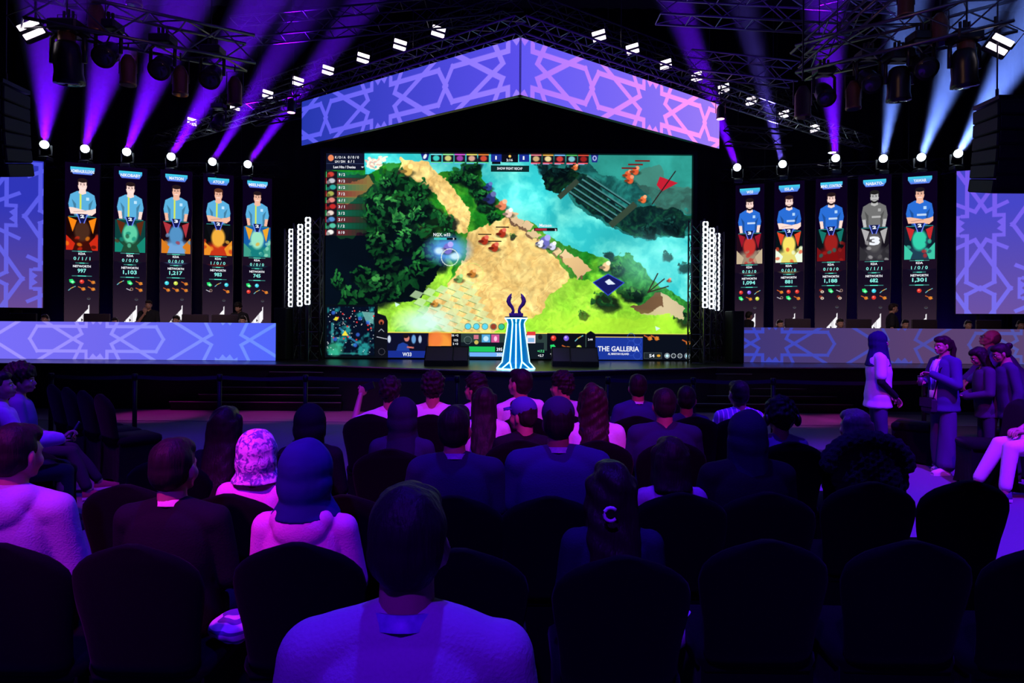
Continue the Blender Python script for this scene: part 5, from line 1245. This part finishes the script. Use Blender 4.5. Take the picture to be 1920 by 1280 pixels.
# ---------------------------------------------------------------- audience
def floral():
    m = mat('fabric_floral', (.9, .6, .9), .85, bump=.2); nt = m.node_tree; b = nt.nodes['Principled BSDF']
    tc = nt.nodes.new('ShaderNodeTexCoord'); nz = nt.nodes.new('ShaderNodeTexNoise'); nz.inputs['Scale'].default_value = 34; nz.inputs['Detail'].default_value = 3; nz.inputs['Distortion'].default_value = 1.2
    cr = nt.nodes.new('ShaderNodeValToRGB'); cr.color_ramp.elements[0].position = .44; cr.color_ramp.elements[0].color = (.16, .10, .36, 1); cr.color_ramp.elements[1].position = .56; cr.color_ramp.elements[1].color = (.92, .6, .9, 1)
    nt.links.new(tc.outputs['Object'], nz.inputs['Vector']); nt.links.new(nz.outputs['Fac'], cr.inputs[0]); nt.links.new(cr.outputs[0], b.inputs['Base Color']); return m
W_ = cloth('white', (.78, .74, .78)); LIL = cloth('lilac', (.55, .45, .62)); NAVY = cloth('navy', (.022, .022, .075)); BLK = cloth('black', (.01, .01, .014)); DKB = cloth('dark_blue', (.03, .035, .14)); PINKH = cloth('pink_hoodie', (.9, .30, .72)); PALE = cloth('pale_grey', (.42, .38, .45)); VIO = cloth('grey_tee', (.40, .40, .44))
JEAN = cloth('jeans', (.08, .09, .18)); PJEAN = cloth('pale_jeans', (.75, .62, .70)); WPANT = cloth('white_trousers', (.7, .62, .7)); DKP = cloth('dark_trousers', (.03, .03, .05))
HJ_B = cloth('scarf_blue', (.02, .03, .17), scale=20); HJ_K = cloth('scarf_black', (.01, .01, .018)); HJ_N = cloth('scarf_navy', (.015, .015, .07)); HJ_F = floral(); HJ_W = cloth('scarf_dusk', (.015, .012, .045))
lan = mat('lanyard_print', (.35, .32, .75), .5, col2=(.06, .05, .3), scale=55, var=.5)
SHW = cloth('shoe_white', (.7, .68, .7)); SHM = cloth('shoe_maroon', (.25, .05, .08))
GRP = 'seated audience seen from behind'
def seat(label, px, ptop, d, yaw=0.0, hh=.225, dx=0.0, y=None, **kw):
    """seated person whose crown is at pixel (px, ptop) at distance d"""
    t = U(px, ptop, d); hs = kw.get('hs', 1.0); k = kw.pop('k', None)
    if k is None: k = max(.80, min(1.12, (t.z - .23 - (.02 if kw.get('hair', ('short',))[0] == 'curly' else 0)) / 1.135))
    kw['hs'] = kw.get('hs', 1.0) * .97 / k; hs = kw['hs']
    h = kw.get('hair', ('short',))[0]; lean = kw.get('lean', 0.0)
    off = .58 * math.sin(lean) * k
    z0 = t.z - (1.365 + {'curly': .03, 'afro': .06}.get(h, 0)) * k + (.58 * k * (1 - math.cos(lean)))
    X = t.x + dx; Y = d - off if y is None else y
    rt, info = person(label, (X, Y, 0), yaw, True, k, group=GRP, **kw)
    # set the feet back on the floor: legs follow, so keep the root within a few centimetres
    return rt, info
P = seat
P('man close to the lens in a violet shirt with a patterned lanyard, dark short hair', 765, 898, 1.34, w=.98, hs=.97, top=VIO, hair=('short', HAIR), skin=SKIN, collar=(lan,), vox=.008, seed=11)
P('person at the left edge in a pale lilac hoodie, dark short hair', 28, 792, 2.66, w=1.05, top=cloth('lilac_hoodie', (.42, .34, .55)), sleeve='long', hood=True, hair=('short', HAIR), seed=12, head=(-.18, 0, 0), vox=.009, yaw=-.05)
P('person in a dark jacket with a bright pink collar, sitting left of the pink hoodie', 328, 818, 2.72, w=1.05, top=BLK, sleeve='long', hair=('short', HAIR), collar=(mat('pink_collar', (.9, .5, .7), .8), 'shirt_collar'), seed=13, head=(-.15, .05, 0), vox=.009)
P('person in a royal blue headscarf and bright pink hoodie in the nearest row', 575, 835, 2.72, w=.98, top=PINKH, sleeve='long', hood=True, hair=('hijab', HJ_B, .07), seed=14, hs=1.1, vox=.008)
P('person with long brown hair held by a white ring clip, dark clothes and white trousers', 1150, 862, 2.62, w=.92, top=cloth('mauve_top', (.02, .015, .05)), sleeve='long', bottom=WPANT, hair=('curlylong', HAIR_B), seed=15, legs={1: ((.49, .40, .50), (.50, .38, .10))}, vox=.008)
rc = U(1145, 964, 2.47)
b = MB(); pts = [(.024 * math.cos(a), 0, .024 * math.sin(a)) for a in [math.radians(40 + 28 * i) for i in range(11)]]; b.tube(pts, .0065, 8)
o = b.build('hair_clip', mat('clip_pearl', (.9, .88, .95), .25, emit=None), None, True, loc=rc); tag(o, 'open ring hair clip shining in the long brown hair', 'hair clip')
P('person in a patterned pink floral headscarf and bright pink top in the second row', 482, 805, 3.42, w=.95, top=PINKH, sleeve='long', hair=('hijab', HJ_F, .05), seed=16)
P('broad man with bare neck and visible right ear, dark blue shirt, second row', 855, 757, 3.42, w=1.1, top=NAVY, hair=('short', HAIR), collar=(lan,), seed=17, head=(-.2, .1, 0), skin=SKIN)
P('broad man in a dark cap with a bright lanyard at the neck, second row', 1047, 745, 3.42, w=1.16, top=DKB, hair=('cap', HAIR, cloth('cap_dark', (.03, .03, .08))), collar=(lan,), seed=18, skin=SKIN_D, bulk=1.05)
P('person with a glossy black bob and a patterned bright scarf over the shoulders', 1258, 818, 3.48, w=.92, top=mat('fabric_patterned', (.6, .42, .72), .8, col2=(.04, .02, .09), scale=16, bump=.2), sleeve='long', hair=('bob', HAIR), seed=19)
P('person in a large black headscarf falling over the shoulders, second row right', 1402, 770, 3.5, w=1.15, top=BLK, sleeve='long', hair=('hijab_long', HJ_W), seed=20, bulk=1.1)
P('person with long straight dark hair, third row left', 422, 760, 4.05, w=.92, top=BLK, sleeve='long', hair=('long', HAIR_B), seed=21)
P('tall person in a long black headscarf, third row left', 582, 757, 4.25, w=.98, top=BLK, sleeve='long', hair=('hijab_long', HJ_K), seed=22)
P('person in a dark headscarf before the curly-haired phone filmer', 755, 745, 4.4, w=.98, top=NAVY, sleeve='long', hair=('hijab', HJ_W), seed=23)
P('person with long black hair over a white top, centre of the seating', 908, 724, 5.25, w=.95, top=W_, hair=('long', HAIR), seed=24, tilt=.0)
P('person in a round dark blue cap facing left, centre of the seating', 980, 745, 4.72, w=1.0, top=BLK, sleeve='long', hair=('cap', HAIR, cloth('cap_blue', (.06, .06, .28))), seed=25, head=(1.0, 0, 0))
r_, i_ = P('person with long wavy dark hair, white tee crossed by a black strap', 1113, 722, 4.75, w=.95, top=W_, hair=('curlylong', HAIR_B), seed=26, hs=1.05)
b = MB(); u_ = i_['up']; path = [u_((-.10, -.095, 1.08)), u_((-.06, -.128, 1.0)), u_((.04, -.150, .86)), u_((.13, -.145, .72)), u_((.17, -.12, .62))]
q = i_['raw'](b.tube(path, .013, 8), 'bag_strap', BLK)
P('broad person in a dark shirt with cropped hair, third row right', 1246, 726, 4.72, w=1.2, top=NAVY, hair=('short', HAIR), seed=27, bulk=1.15, skin=SKIN)
P('person with big headphones and dark hair, mauve shirt, before the floor strip', 1463, 742, 4.75, w=.95, top=cloth('mauve_shirt', (.16, .13, .32)), hair=('curly', HAIR), seed=28)
hp = U(1463, 778, 4.75)
b = MB(); b.tube([(.115 * math.cos(a), 0, .125 * math.sin(a)) for a in [PI * i / 12 for i in range(13)]], .011, 8)
hd = empty('headphones', (hp.x, 4.72, hp.z - .02), 0, 'black over-ear headphones on the curly head by the floor strip', 'headphones'); b.build('headband', BLACKP, hd, True)
for s in (-1, 1): b = MB(); b.ell((s * .108, 0, -.01), (.024, .038, .045)); b.build('ear_cup', BLACKP, hd, True)
P('person with long light hair and white earphones beside the black coat', 1603, 770, 4.62, w=.9, top=cloth('mauve_top', (.02, .015, .05)), sleeve='long', hair=('long', mat('hair_light', (.16, .10, .13), .5, var=.4, scale=90, bump=.5, stretch=(1, 1, .12))), seed=29, head=(.5, 0, 0))
# front row
r_, i_ = P('curly-haired person in a white tee raising a phone with the left arm', 742, 704, 6.0, w=1.0, top=W_, hair=('curly', HAIR), seed=30, tilt=-.10, arms={-1: ((-.43, .02, .93), (-.395, .16, 1.20), 'grip', (.25, .35, .9), (.6, -.8, 0))})
b = MB(); b.bbox(Vector((-.33, .19, 1.29)), (.075, .009, .15), .004, Euler((.1, 1.25, 0)).to_matrix())
held(r_, i_, 'phone', 'dark phone raised by the curly-haired person before the stage', 'phone', b, GLASSY)
P('person with a bushy afro and white shirt, front row', 812, 699, 6.1, w=.95, top=W_, hair=('curly', HAIR), seed=31, hs=1.1)
P('curly-haired person in a lilac shirt looking left, front row', 893, 698, 6.1, w=.95, top=LIL, sleeve='short', hair=('curly', HAIR), seed=32, head=(1.1, 0, 0), tilt=-.12, dx=.05)
P('dark-haired person in a bright white shirt turned left before the podium', 984, 694, 6.0, w=.98, top=W_, hair=('short', HAIR), seed=33, head=(.9, .1, 0), hs=1.1, collar=(lan,), tilt=-.1)
P('dark-haired person in a lilac shirt looking left, right of the podium', 1062, 694, 6.1, w=.95, top=LIL, hair=('curly', HAIR), seed=34, head=(1.2, 0, 0), tilt=-.08)
P('person with a neat crew cut and navy tee, white collar, front row right', 1196, 700, 6.05, w=1.0, top=DKB, hair=('short', HAIR), seed=35, collar=(mat('pale_collar', (.8, .7, .8), .8), 'shirt_collar'))
P('person with a shaved neck and dark blue shirt behind the broad dark shirt', 1288, 722, 5.9, w=1.0, top=NAVY, hair=('short', HAIR), seed=36, head=(-.25, 0, 0))
P('person in a violet shirt with pale vertical stripes, close-cropped hair', 1385, 712, 6.0, w=1.05, top=stripe_mat('fabric_striped', (.22, .14, .42), (.85, .6, .9), 0, 26, .22), hair=('short', HAIR), seed=37, head=(.25, 0, 0))
# left block
FW = lambda p: p
r_, i_ = P('bushy-haired man in a navy tee at the left facing right, wearing maroon sneakers', 38, 690, 6.35, yaw=-math.radians(60), w=1.0, top=cloth('navy_tee', (.10, .09, .30)), hair=('afro', HAIR), seed=38, head=(-.2, 0, 0), face=True, hs=1.12, shoes=SHM, legs={1: ((.16, .46, .50), (.26, .62, .10)), -1: ((-.05, .46, .50), (-.03, .72, .13))}, arms=None)
r_, i_ = P('woman in a patterned blouse cut off by the left edge, phone in lap', 2, 694, 5.3, yaw=-math.radians(50), w=.92, top=mat('fabric_blouse', (.6, .35, .65), .8, col2=(.3, .12, .4), scale=22), sleeve='long', hair=('short', HAIR_B), seed=39, face=True, head=(-.2, .2, 0), arms={1: ((.24, .16, .80), (.20, .40, .80), 'hold', (-.1, .6, .6), (0, -1, .4)), -1: ((-.24, .14, .80), (.0, .42, .78), 'hold', (.6, .6, .3), (0, -.6, .8))})
b = MB(); b.bbox((.13, .50, .86), (.075, .01, .15), .004, Euler((-.5, 0, 0)).to_matrix()); held(r_, i_, 'phone', 'phone in the lap of the woman at the left edge', 'phone', b, GLASSY)
# pale cloth in a lap between the nearest chairs
pc = U(420, 1198, 2.62)
def crumple(label, name, c, dims, m, seed, cat='cloth', par=None):
    b = MB(); b.ell((0, 0, 0), dims, None, 30, 20); me = remeshed(b, .006, name, 1, fold(seed, .012, (60, 60, 20))); o = link(name, me, m, None, c); tag(o, label, cat); return o
crumple('crumpled pale striped cloth between the two nearest left chairs', 'striped_cloth', (-1.06, 2.62, .535), (.085, .08, .05), stripe_mat('cloth_striped', (.8, .55, .85), (.12, .05, .3), 2, 28, .35), 5)
# fluffy coat over the chair back
b = MB(); cc = CX(1608, 4.55)
for i in range(13): a = PI * i / 12; b.ell((.25 * math.cos(a), 0, .17 * math.sin(a)), (.055, .06, .055))
b.ell((0, .0, .02), (.24, .05, .16)); b.ell((.12, .0, -.10), (.15, .05, .16)); b.ell((-.10, 0, -.08), (.14, .05, .14))
me = remeshed(b, .009, 'fluffy_coat', 0, fold(3, .006, (110, 110, 110))); tag(link('fluffy_coat', me, mat('fur_black', (.015, .012, .02), .9, bump=1, scale=200), None, (cc, 4.43, .80)), 'fluffy black coat hung over a chair back beside the aisle', 'coat')

# ---------------------------------------------------------------- standing people on the right
def stand(label, px, pfeet, ptop, d, yaw, **kw):
    f = U(px, pfeet, d); t = U(px, ptop, d); k = kw.pop('k', None) or t.z / 1.745
    return person(label, (f.x, d, 0), yaw, False, k, **kw)
# yaw 0 faces the stage; -90 deg faces right; +90 deg faces left
r_, i_ = stand('woman standing in a navy headscarf and pale tee over black sleeves, seen from the side', 1645, 880, 622, 8.05, -math.radians(104), w=.95, vox=.009, top=cloth('pale_tee', (.62, .58, .72)), sleeve='short', bottom=cloth('grey_trousers', (.04, .035, .09)), shoes=BLK, hair=('hijab_long', HJ_N, .20), face=True, seed=50,
    arms={-1: ((-.23, .00, 1.12), (-.13, .17, .96), 'relaxed', (.3, .6, -.7), (0, 0, 1)), 1: ((.23, -.02, 1.12), (.13, .17, .94), 'relaxed', (-.3, .6, -.7), (0, 0, 1))})
b = MB()
for s in (-1, 1): e, wr = i_['A'][s][0], i_['A'][s][1]; b.cap(i_['sh'][s].lerp(e, .6), e, .05, .048); b.cap(e, wr, .047, .036)
i_['fin'](b, .010, 'sleeve', BLK)
r_, i_ = stand('woman with dark hair up, denim jacket and wide trousers, holding a coffee cup', 1768, 888, 629, 7.85, math.radians(100), w=.92, vox=.008, top=cloth('denim_jacket', (.05, .045, .15)), sleeve='long', bottom=cloth('wide_trousers', (.06, .045, .12)), shoes=SHW, hair=('pony', HAIR_B), face=True, seed=51, head=(-.05, -.06, 0),
    legs={-1: ((-.10, .05, .50), (-.10, .06, .09)), 1: ((.10, -.03, .50), (.12, -.14, .09))},
    arms={1: ((.25, .03, 1.13), (.06, .27, 1.17), 'hold', (-.7, .6, .15), (0, -.5, 1)), -1: ((-.25, .03, 1.13), (-.07, .25, 1.27), 'hold', (.6, .7, .1), (.3, -.3, 1))})
A = i_['A']; RLm = i_['RL']; up = i_['up']
# tee showing in the jacket opening
b = MB(); b.loft([[up((x, y, z)) for x, y in ((-w_, yy - .012), (w_, yy - .012), (w_ * .7, yy + .008), (-w_ * .7, yy + .008))] for z, w_, yy in ((.50, .075, .150), (.62, .07, .146), (.70, .068, .142), (.80, .064, .142), (.90, .06, .142), (.98, .056, .130), (1.04, .045, .108), (1.07, .035, .088))]); i_['raw'](b, 'shirt_front', W_)
for s in (-1, 1):
    b = MB(); an = Vector(((.10 if s > 0 else -.10), (-.06 if s > 0 else .05), 0)); b.cap((s * .10, .01, .78), an + Vector((0, 0, .14)), .085, .105); i_['fin'](b, .012, 'trouser_leg', cloth('wide_trousers', (.06, .045, .12)), fold(8 + s, .010, (26, 26, 6)))
b = MB(); b.tube([up((-.045, .105, 1.05)), up((-.05, .152, .95)), up((-.03, .158, .80)), up((0, .16, .68))], .008, 6); b.tube([up((.045, .105, 1.05)), up((.05, .152, .95)), up((.03, .158, .80)), up((0, .16, .68))], .008, 6); i_['raw'](b, 'lanyard', lan)
b = MB(); b.bbox(up((0, .168, .62)), (.085, .004, .12), .002); i_['raw'](b, 'badge', mat('badge_card', (.85, .8, .85), .4))
cup = MB(); cc = up((-.005, .335, .80)); cup.loft([[cc + Vector((rr * math.cos(a), rr * math.sin(a), z)) for a in [2 * PI * j / 20 for j in range(20)]] for rr, z in ((.028, -.06), (.036, .05))])
lid = MB(); lid.loft([[cc + Vector((rr * math.cos(a), rr * math.sin(a), z)) for a in [2 * PI * j / 20 for j in range(20)]] for rr, z in ((.038, .05), (.038, .06), (.032, .066))])
held(r_, i_, 'coffee_cup', 'dark takeaway cup held by the woman in the denim jacket', 'cup', cup, mat('cup_card', (.10, .04, .08), .5), True, [('lid', lid, BLACKP)])
bag = MB(); bc = Vector((.02, .19, .86)); bag.bbox(bc, (.22, .09, .20), .03); flap = MB(); flap.bbox(bc + Vector((0, .048, .04)), (.21, .012, .12), .005); st = MB(); st.tube([up((-.12, -.02, 1.09)), up((-.09, .13, .95)), up((-.06, .16, .72)), bc + Vector((-.09, .02, .10))], .008, 6); st.tube([bc + Vector((.09, .0, .10)), up((.16, .05, .70)), up((.10, -.13, .9)), up((-.08, -.12, 1.07))], .008, 6)
held(r_, i_, 'handbag', 'small black handbag hanging before the woman with the cup', 'bag', bag, cloth('bag_black', (.03, .02, .04), .4), False, [('flap', flap, cloth('bag_black', (.03, .02, .04), .4)), ('strap', st, BLK)])
r_, i_ = stand('woman with long dark hair and dark top looking down at a phone, right side', 1852, 900, 650, 7.75, math.radians(74), w=.9, vox=.009, top=cloth('dark_top', (.05, .03, .08)), sleeve='long', bottom=DKP, hair=('long', HAIR), face=True, seed=52, head=(0, -.42, 0), lean=.10, hs=1.05,
    arms={1: ((.23, .06, 1.12), (.07, .30, 1.06), 'hold', (-.5, .8, .2), (0, -.6, 1)), -1: ((-.23, .06, 1.12), (-.06, .30, 1.06), 'hold', (.5, .8, .2), (0, -.6, 1))})
b = MB(); b.bbox((0, .37, 1.10), (.075, .009, .15), .004, Euler((-1.0, 0, 0)).to_matrix()); held(r_, i_, 'phone', 'phone in the hands of the dark-haired woman looking down', 'phone', b, GLASSY)
r_, i_ = stand('woman in glasses with tied dark hair and dark coat at the right edge, looking down', 1895, 900, 642, 7.55, math.radians(74), w=.92, vox=.009, top=cloth('dark_coat', (.04, .03, .09)), sleeve='long', bottom=DKP, hair=('bun', HAIR), face=True, seed=53, head=(0, -.35, 0), lean=.12)
def glasses(i_, nm='glasses'):
    H = i_['H']; b = MB()
    for s in (-1, 1):
        b.tube([H((s * .033 + .021 * math.cos(a), .098, .10 + .016 * math.sin(a))) for a in [2 * PI * j / 14 for j in range(15)]], .0022, 5, False); b.tube([H((s * .054, .096, .104)), H((s * .078, .05, .104)), H((s * .082, .0, .10))], .002, 5)
    b.tube([H((-.012, .099, .104)), H((.012, .099, .104))], .002, 5); i_['raw'](b, nm, BLACKP)
glasses(i_)
r_, i_ = stand('bald man in glasses and dark blue shirt bending forward behind the two women', 1878, 900, 600, 8.5, math.radians(66), k=1.02, w=1.08, vox=.009, top=cloth('blue_shirt', (.07, .06, .26)), sleeve='long', bottom=DKP, hair=('stubble', mat('stubble', (.12, .07, .06), .6)), skin=SKIN, face=True, seed=54, lean=.62, head=(0, .35, 0), dummy=None) if False else stand('bald man in glasses and dark blue shirt bending forward behind the two women', 1912, 900, 600, 8.5, math.radians(66), k=1.02, w=1.08, vox=.009, top=cloth('blue_shirt', (.07, .06, .26)), sleeve='long', bottom=DKP, hair=('stubble', mat('stubble', (.12, .07, .06), .6)), skin=SKIN, face=True, seed=54, lean=.62, head=(0, .35, 0), arms={1: ((.24, .40, 1.12), (.12, .55, .98), 'relaxed', (0, .6, -.8), (0, 1, 0)), -1: ((-.24, .40, 1.12), (-.12, .55, .98), 'relaxed', (0, .6, -.8), (0, 1, 0))})
glasses(i_)
# seated person in pale jeans, only the legs in frame
r_, i_ = person('person in pale jeans and dark canvas shoes sitting at the right edge', (5.34, 6.66, .0), math.radians(78), True, 1.03, top=cloth('white_tee', (.8, .74, .8)), bottom=PJEAN, shoes=cloth('canvas_shoe', (.08, .06, .16)), hair=('short', HAIR), seed=60, face=True, legs={1: ((.10, .45, .50), (.12, .64, .11)), -1: ((-.14, .46, .50), (-.20, .54, .10))})

# ---------------------------------------------------------------- crew and players behind the desks
TEE = cloth('black_tee', (.02, .02, .025))
def coach(label, px, ptop, d, yaw, **kw):
    t = U(px, ptop, d); k = (t.z - .5) / 1.745; return person(label, (t.x, d, .5), yaw, False, k, vox=.012, top=TEE, bottom=DKP, group='crew and players behind the desks', **kw)
Fc = PI
coach('man in a black tee behind the left desk, one hand at his mouth, arm folded', 279, 562, 16.6, Fc + .2, hair=('short', HAIR_B), face=True, seed=70, head=(.1, -.1, 0), arms={-1: ((-.25, .10, 1.13), (.10, .27, 1.14), 'relaxed', (1, .1, 0), (0, 1, 0)), 1: ((.20, .16, 1.16), (.03, .20, 1.40), 'relaxed', (-.1, .1, 1), (0, 1, 0))})
coach('man in a black tee looking down behind the inner end of the left desk', 450, 567, 16.8, Fc - .1, hair=('curly', HAIR), face=True, seed=71, head=(0, -.3, 0), lean=.1)
coach('man in a black tee in profile at the inner end of the right desk', 1396, 582, 16.6, -1.2, hair=('short', HAIR), face=True, seed=72, lean=.25, head=(0, -.1, 0))
coach('standing man in a black tee looking right behind the right desk', 1673, 568, 16.4, -2.0, hair=('short', HAIR_B), face=True, seed=73, head=(0, -.15, 0))
def player(label, px, ptop, d, yaw=PI, hair=('short', HAIR), seed=80):
    t = U(px, ptop, d); k = max(.8, (t.z - .5 - .0) / 1.38)
    rt, inf = person(label, (t.x, d, .5), yaw, True, k, vox=.013, top=cloth('team_jersey', (.08, .16, .35)), bottom=DKP, hair=hair, face=True, seed=seed, group='crew and players behind the desks')
    H = inf['H']; b = MB(); b.tube([H((.092 * math.cos(a), -.01, .10 + .135 * math.sin(a))) for a in [PI * i / 10 for i in range(11)]], .009, 6)
    for s in (-1, 1): b.ell(H((s * .092, -.01, .095)), (.02, .034, .04))
    hd = empty('headset', rt.location, rt.rotation_euler.z, 'gaming headset worn by the ' + label, 'headset'); me = b.mesh('headset', True); me.transform(Matrix.Scale(inf['k'], 4)); link('headband', me, mat('headset_white', (.35, .35, .4), .4), hd)
    ch = empty('gaming_chair', (t.x, d + .05, .5), yaw, 'black chair under the ' + label, 'chair')
    b = MB(); b.bbox((0, .02, .42), (.48, .46, .10), .03); b.build('seat', BLACKP, ch); b = MB(); b.bbox((0, -.30, .72), (.46, .08, .52), .03); b.build('backrest', BLACKP, ch); b = MB(); b.cyl((0, 0, .06), (0, 0, .38), .03); [b.tube([(0, 0, .07), (.28 * math.cos(a), .28 * math.sin(a), .03)], .018, 6) for a in [2 * PI * i / 5 for i in range(5)]]; b.build('base', BLACKP, ch)
for px, py, lb in ((85, 592, 'player at the far left of the left desk'), (216, 598, 'player beside the second left column'), (331, 594, 'player below the third left column'), (456, 595, 'player beside the inner left columns')): player(lb, px, py - 4, 15.75, seed=80 + px % 7)
for px, py, lb in ((1462, 602, 'player near the inner end of the right desk'), (1575, 600, 'player below the middle right column'), (1697, 602, 'player below the outermost right column'), (1815, 603, 'bearded-looking player under the far right screen'), (1913, 603, 'player cut off by the right edge')): player(lb, px, py - 4, 16.2, seed=90 + px % 7)

# ---------------------------------------------------------------- lights
def spot(name, loc, at, col, w, size, blend=.6, soft=.15):
    ld = bpy.data.lights.new(name, 'SPOT'); ld.energy = w; ld.color = col; ld.spot_size = math.radians(size); ld.spot_blend = blend; ld.shadow_soft_size = soft
    o = bpy.data.objects.new(name, ld); C.objects.link(o); o.location = loc; o.rotation_euler = (Vector(loc) - Vector(at)).to_track_quat('Z', 'Y').to_euler(); return o
def area(name, loc, at, col, w, sx, sy):
    ld = bpy.data.lights.new(name, 'AREA'); ld.energy = w; ld.color = col; ld.shape = 'RECTANGLE'; ld.size = sx; ld.size_y = sy
    o = bpy.data.objects.new(name, ld); C.objects.link(o); o.location = loc; o.rotation_euler = (Vector(loc) - Vector(at)).to_track_quat('Z', 'Y').to_euler(); return o
MAG = (1.0, .035, .85); VLT = (.12, .003, 1.0); BLU = (.05, .01, 1.0)
spot('wash_magenta', (-3.0, -1.2, 7.0), (-1.35, 3.1, .9), MAG, 2500, 15, 1.0)
spot('wash_magenta', (1.6, -2.6, 7.6), (.0, 5.6, .9), MAG, 3200, 20, 1.0)
spot('wash_magenta', (2.4, 2.2, 7.0), (5.4, 7.6, .9), MAG, 1300, 26, 1.0)
spot('wash_violet', (-1.2, -3.2, 6.8), (-.9, 1.9, .8), VLT, 2000, 44)
spot('wash_violet', (5.2, 2.5, 9.5), (4.2, 6.6, 0), (.13, .004, 1), 18000, 34, .8)
spot('wash_violet', (-5.0, 2.0, 9.0), (-3.6, 7.0, 0), VLT, 2600, 40)
for x_ in (-6.2, -4.4, -2.9): spot('wash_pink_floor', (x_, 11.2, 6.2), (x_, 11.95, 0), MAG, 800, 17, .7)
spot('trophy_fill', (-.5, 8.5, 8.5), (.05, 12.1, 1.9), (.3, .08, 1), 700, 14, .6)  # added spot, brightens the trophy in place of the podium's glow
spot('wash_magenta', (-5.0, 3.5, 8.0), (-4.0, 6.6, .2), MAG, 900, 16, 1.0)
for x_ in (4.9, 6.2): spot('wash_pink_floor', (x_, 11.2, 6.2), (x_, 11.95, 0), MAG, 800, 17, .7)
spot('wash_blue', (0, 3.5, 10.0), (0, 4.5, 0), BLU, 3500, 90)
area('drape_haze_fill', (10, 18.9, .7), (9.5, 20.2, 6), (.12, .02, 1), 60, 8, .2)  # two added lamps: blue on the drape stands in for lit haze
area('drape_haze_fill', (-10, 18.9, .7), (-9.5, 20.2, 6), (.1, .02, 1), 22, 8, .2)
spot('crew_fill_warm', (-5.6, 11.4, 4.4), (-7.9, 16.3, 1.9), (1, .7, .62), 420, 62)  # pair of added spots with no visible source, lifting the crew
spot('crew_fill_warm', (5.6, 11.4, 4.4), (8.2, 16.3, 1.9), (1, .7, .62), 420, 62)
spot('stage_edge_fill', (0, 9.6, 5.2), (0, 12.9, .9), (.9, 1, .85), 110, 95)  # added white spot so the stage edge line shows
spot('can_fill_warm', (-3.2, 6.6, 5.6), (-5.0, 9.4, 6.1), (1, .5, .3), 22, 50)  # small warm spots added to make the copper cans visible
spot('can_fill_warm', (3.4, 6.6, 5.6), (5.5, 9.4, 6.0), (1, .5, .3), 30, 50)
area('ceiling_haze_fill', (0, 10, 6.5), (0, 10.01, 11), (.12, .01, 1), 120, 16, 8)  # added unseen lamp: faint blue ceiling glow in place of ambient haze
wd = bpy.data.worlds.new('hall'); bpy.context.scene.world = wd; wd.use_nodes = True
wd.node_tree.nodes['Background'].inputs[0].default_value = (.004, .002, .02, 1); wd.node_tree.nodes['Background'].inputs[1].default_value = .3

# ---------------------------------------------------------------- camera
cd = bpy.data.cameras.new('camera'); cam = bpy.data.objects.new('camera', cd); C.objects.link(cam)
cd.sensor_width = 36; cd.sensor_fit = 'HORIZONTAL'; cd.lens = 24; cd.shift_y = -40 / 1920.0; cd.clip_start = .05; cd.clip_end = 100
cam.matrix_world = Matrix.Translation((0, 0, CAMZ)) @ Matrix.Rotation(math.radians(90), 4, 'X') @ Matrix.Rotation(ROLL, 4, 'Z')
sc = bpy.context.scene; sc.camera = cam
sc.view_settings.view_transform = 'Standard'; sc.view_settings.look = 'None'; sc.view_settings.gamma = 1; sc.view_settings.exposure = 0
sc.cycles.use_denoising = True; sc.cycles.max_bounces = 5; sc.cycles.diffuse_bounces = 2; sc.cycles.glossy_bounces = 3; sc.cycles.volume_bounces = 0; sc.cycles.transparent_max_bounces = 16
sc.cycles.sample_clamp_indirect = 3.0
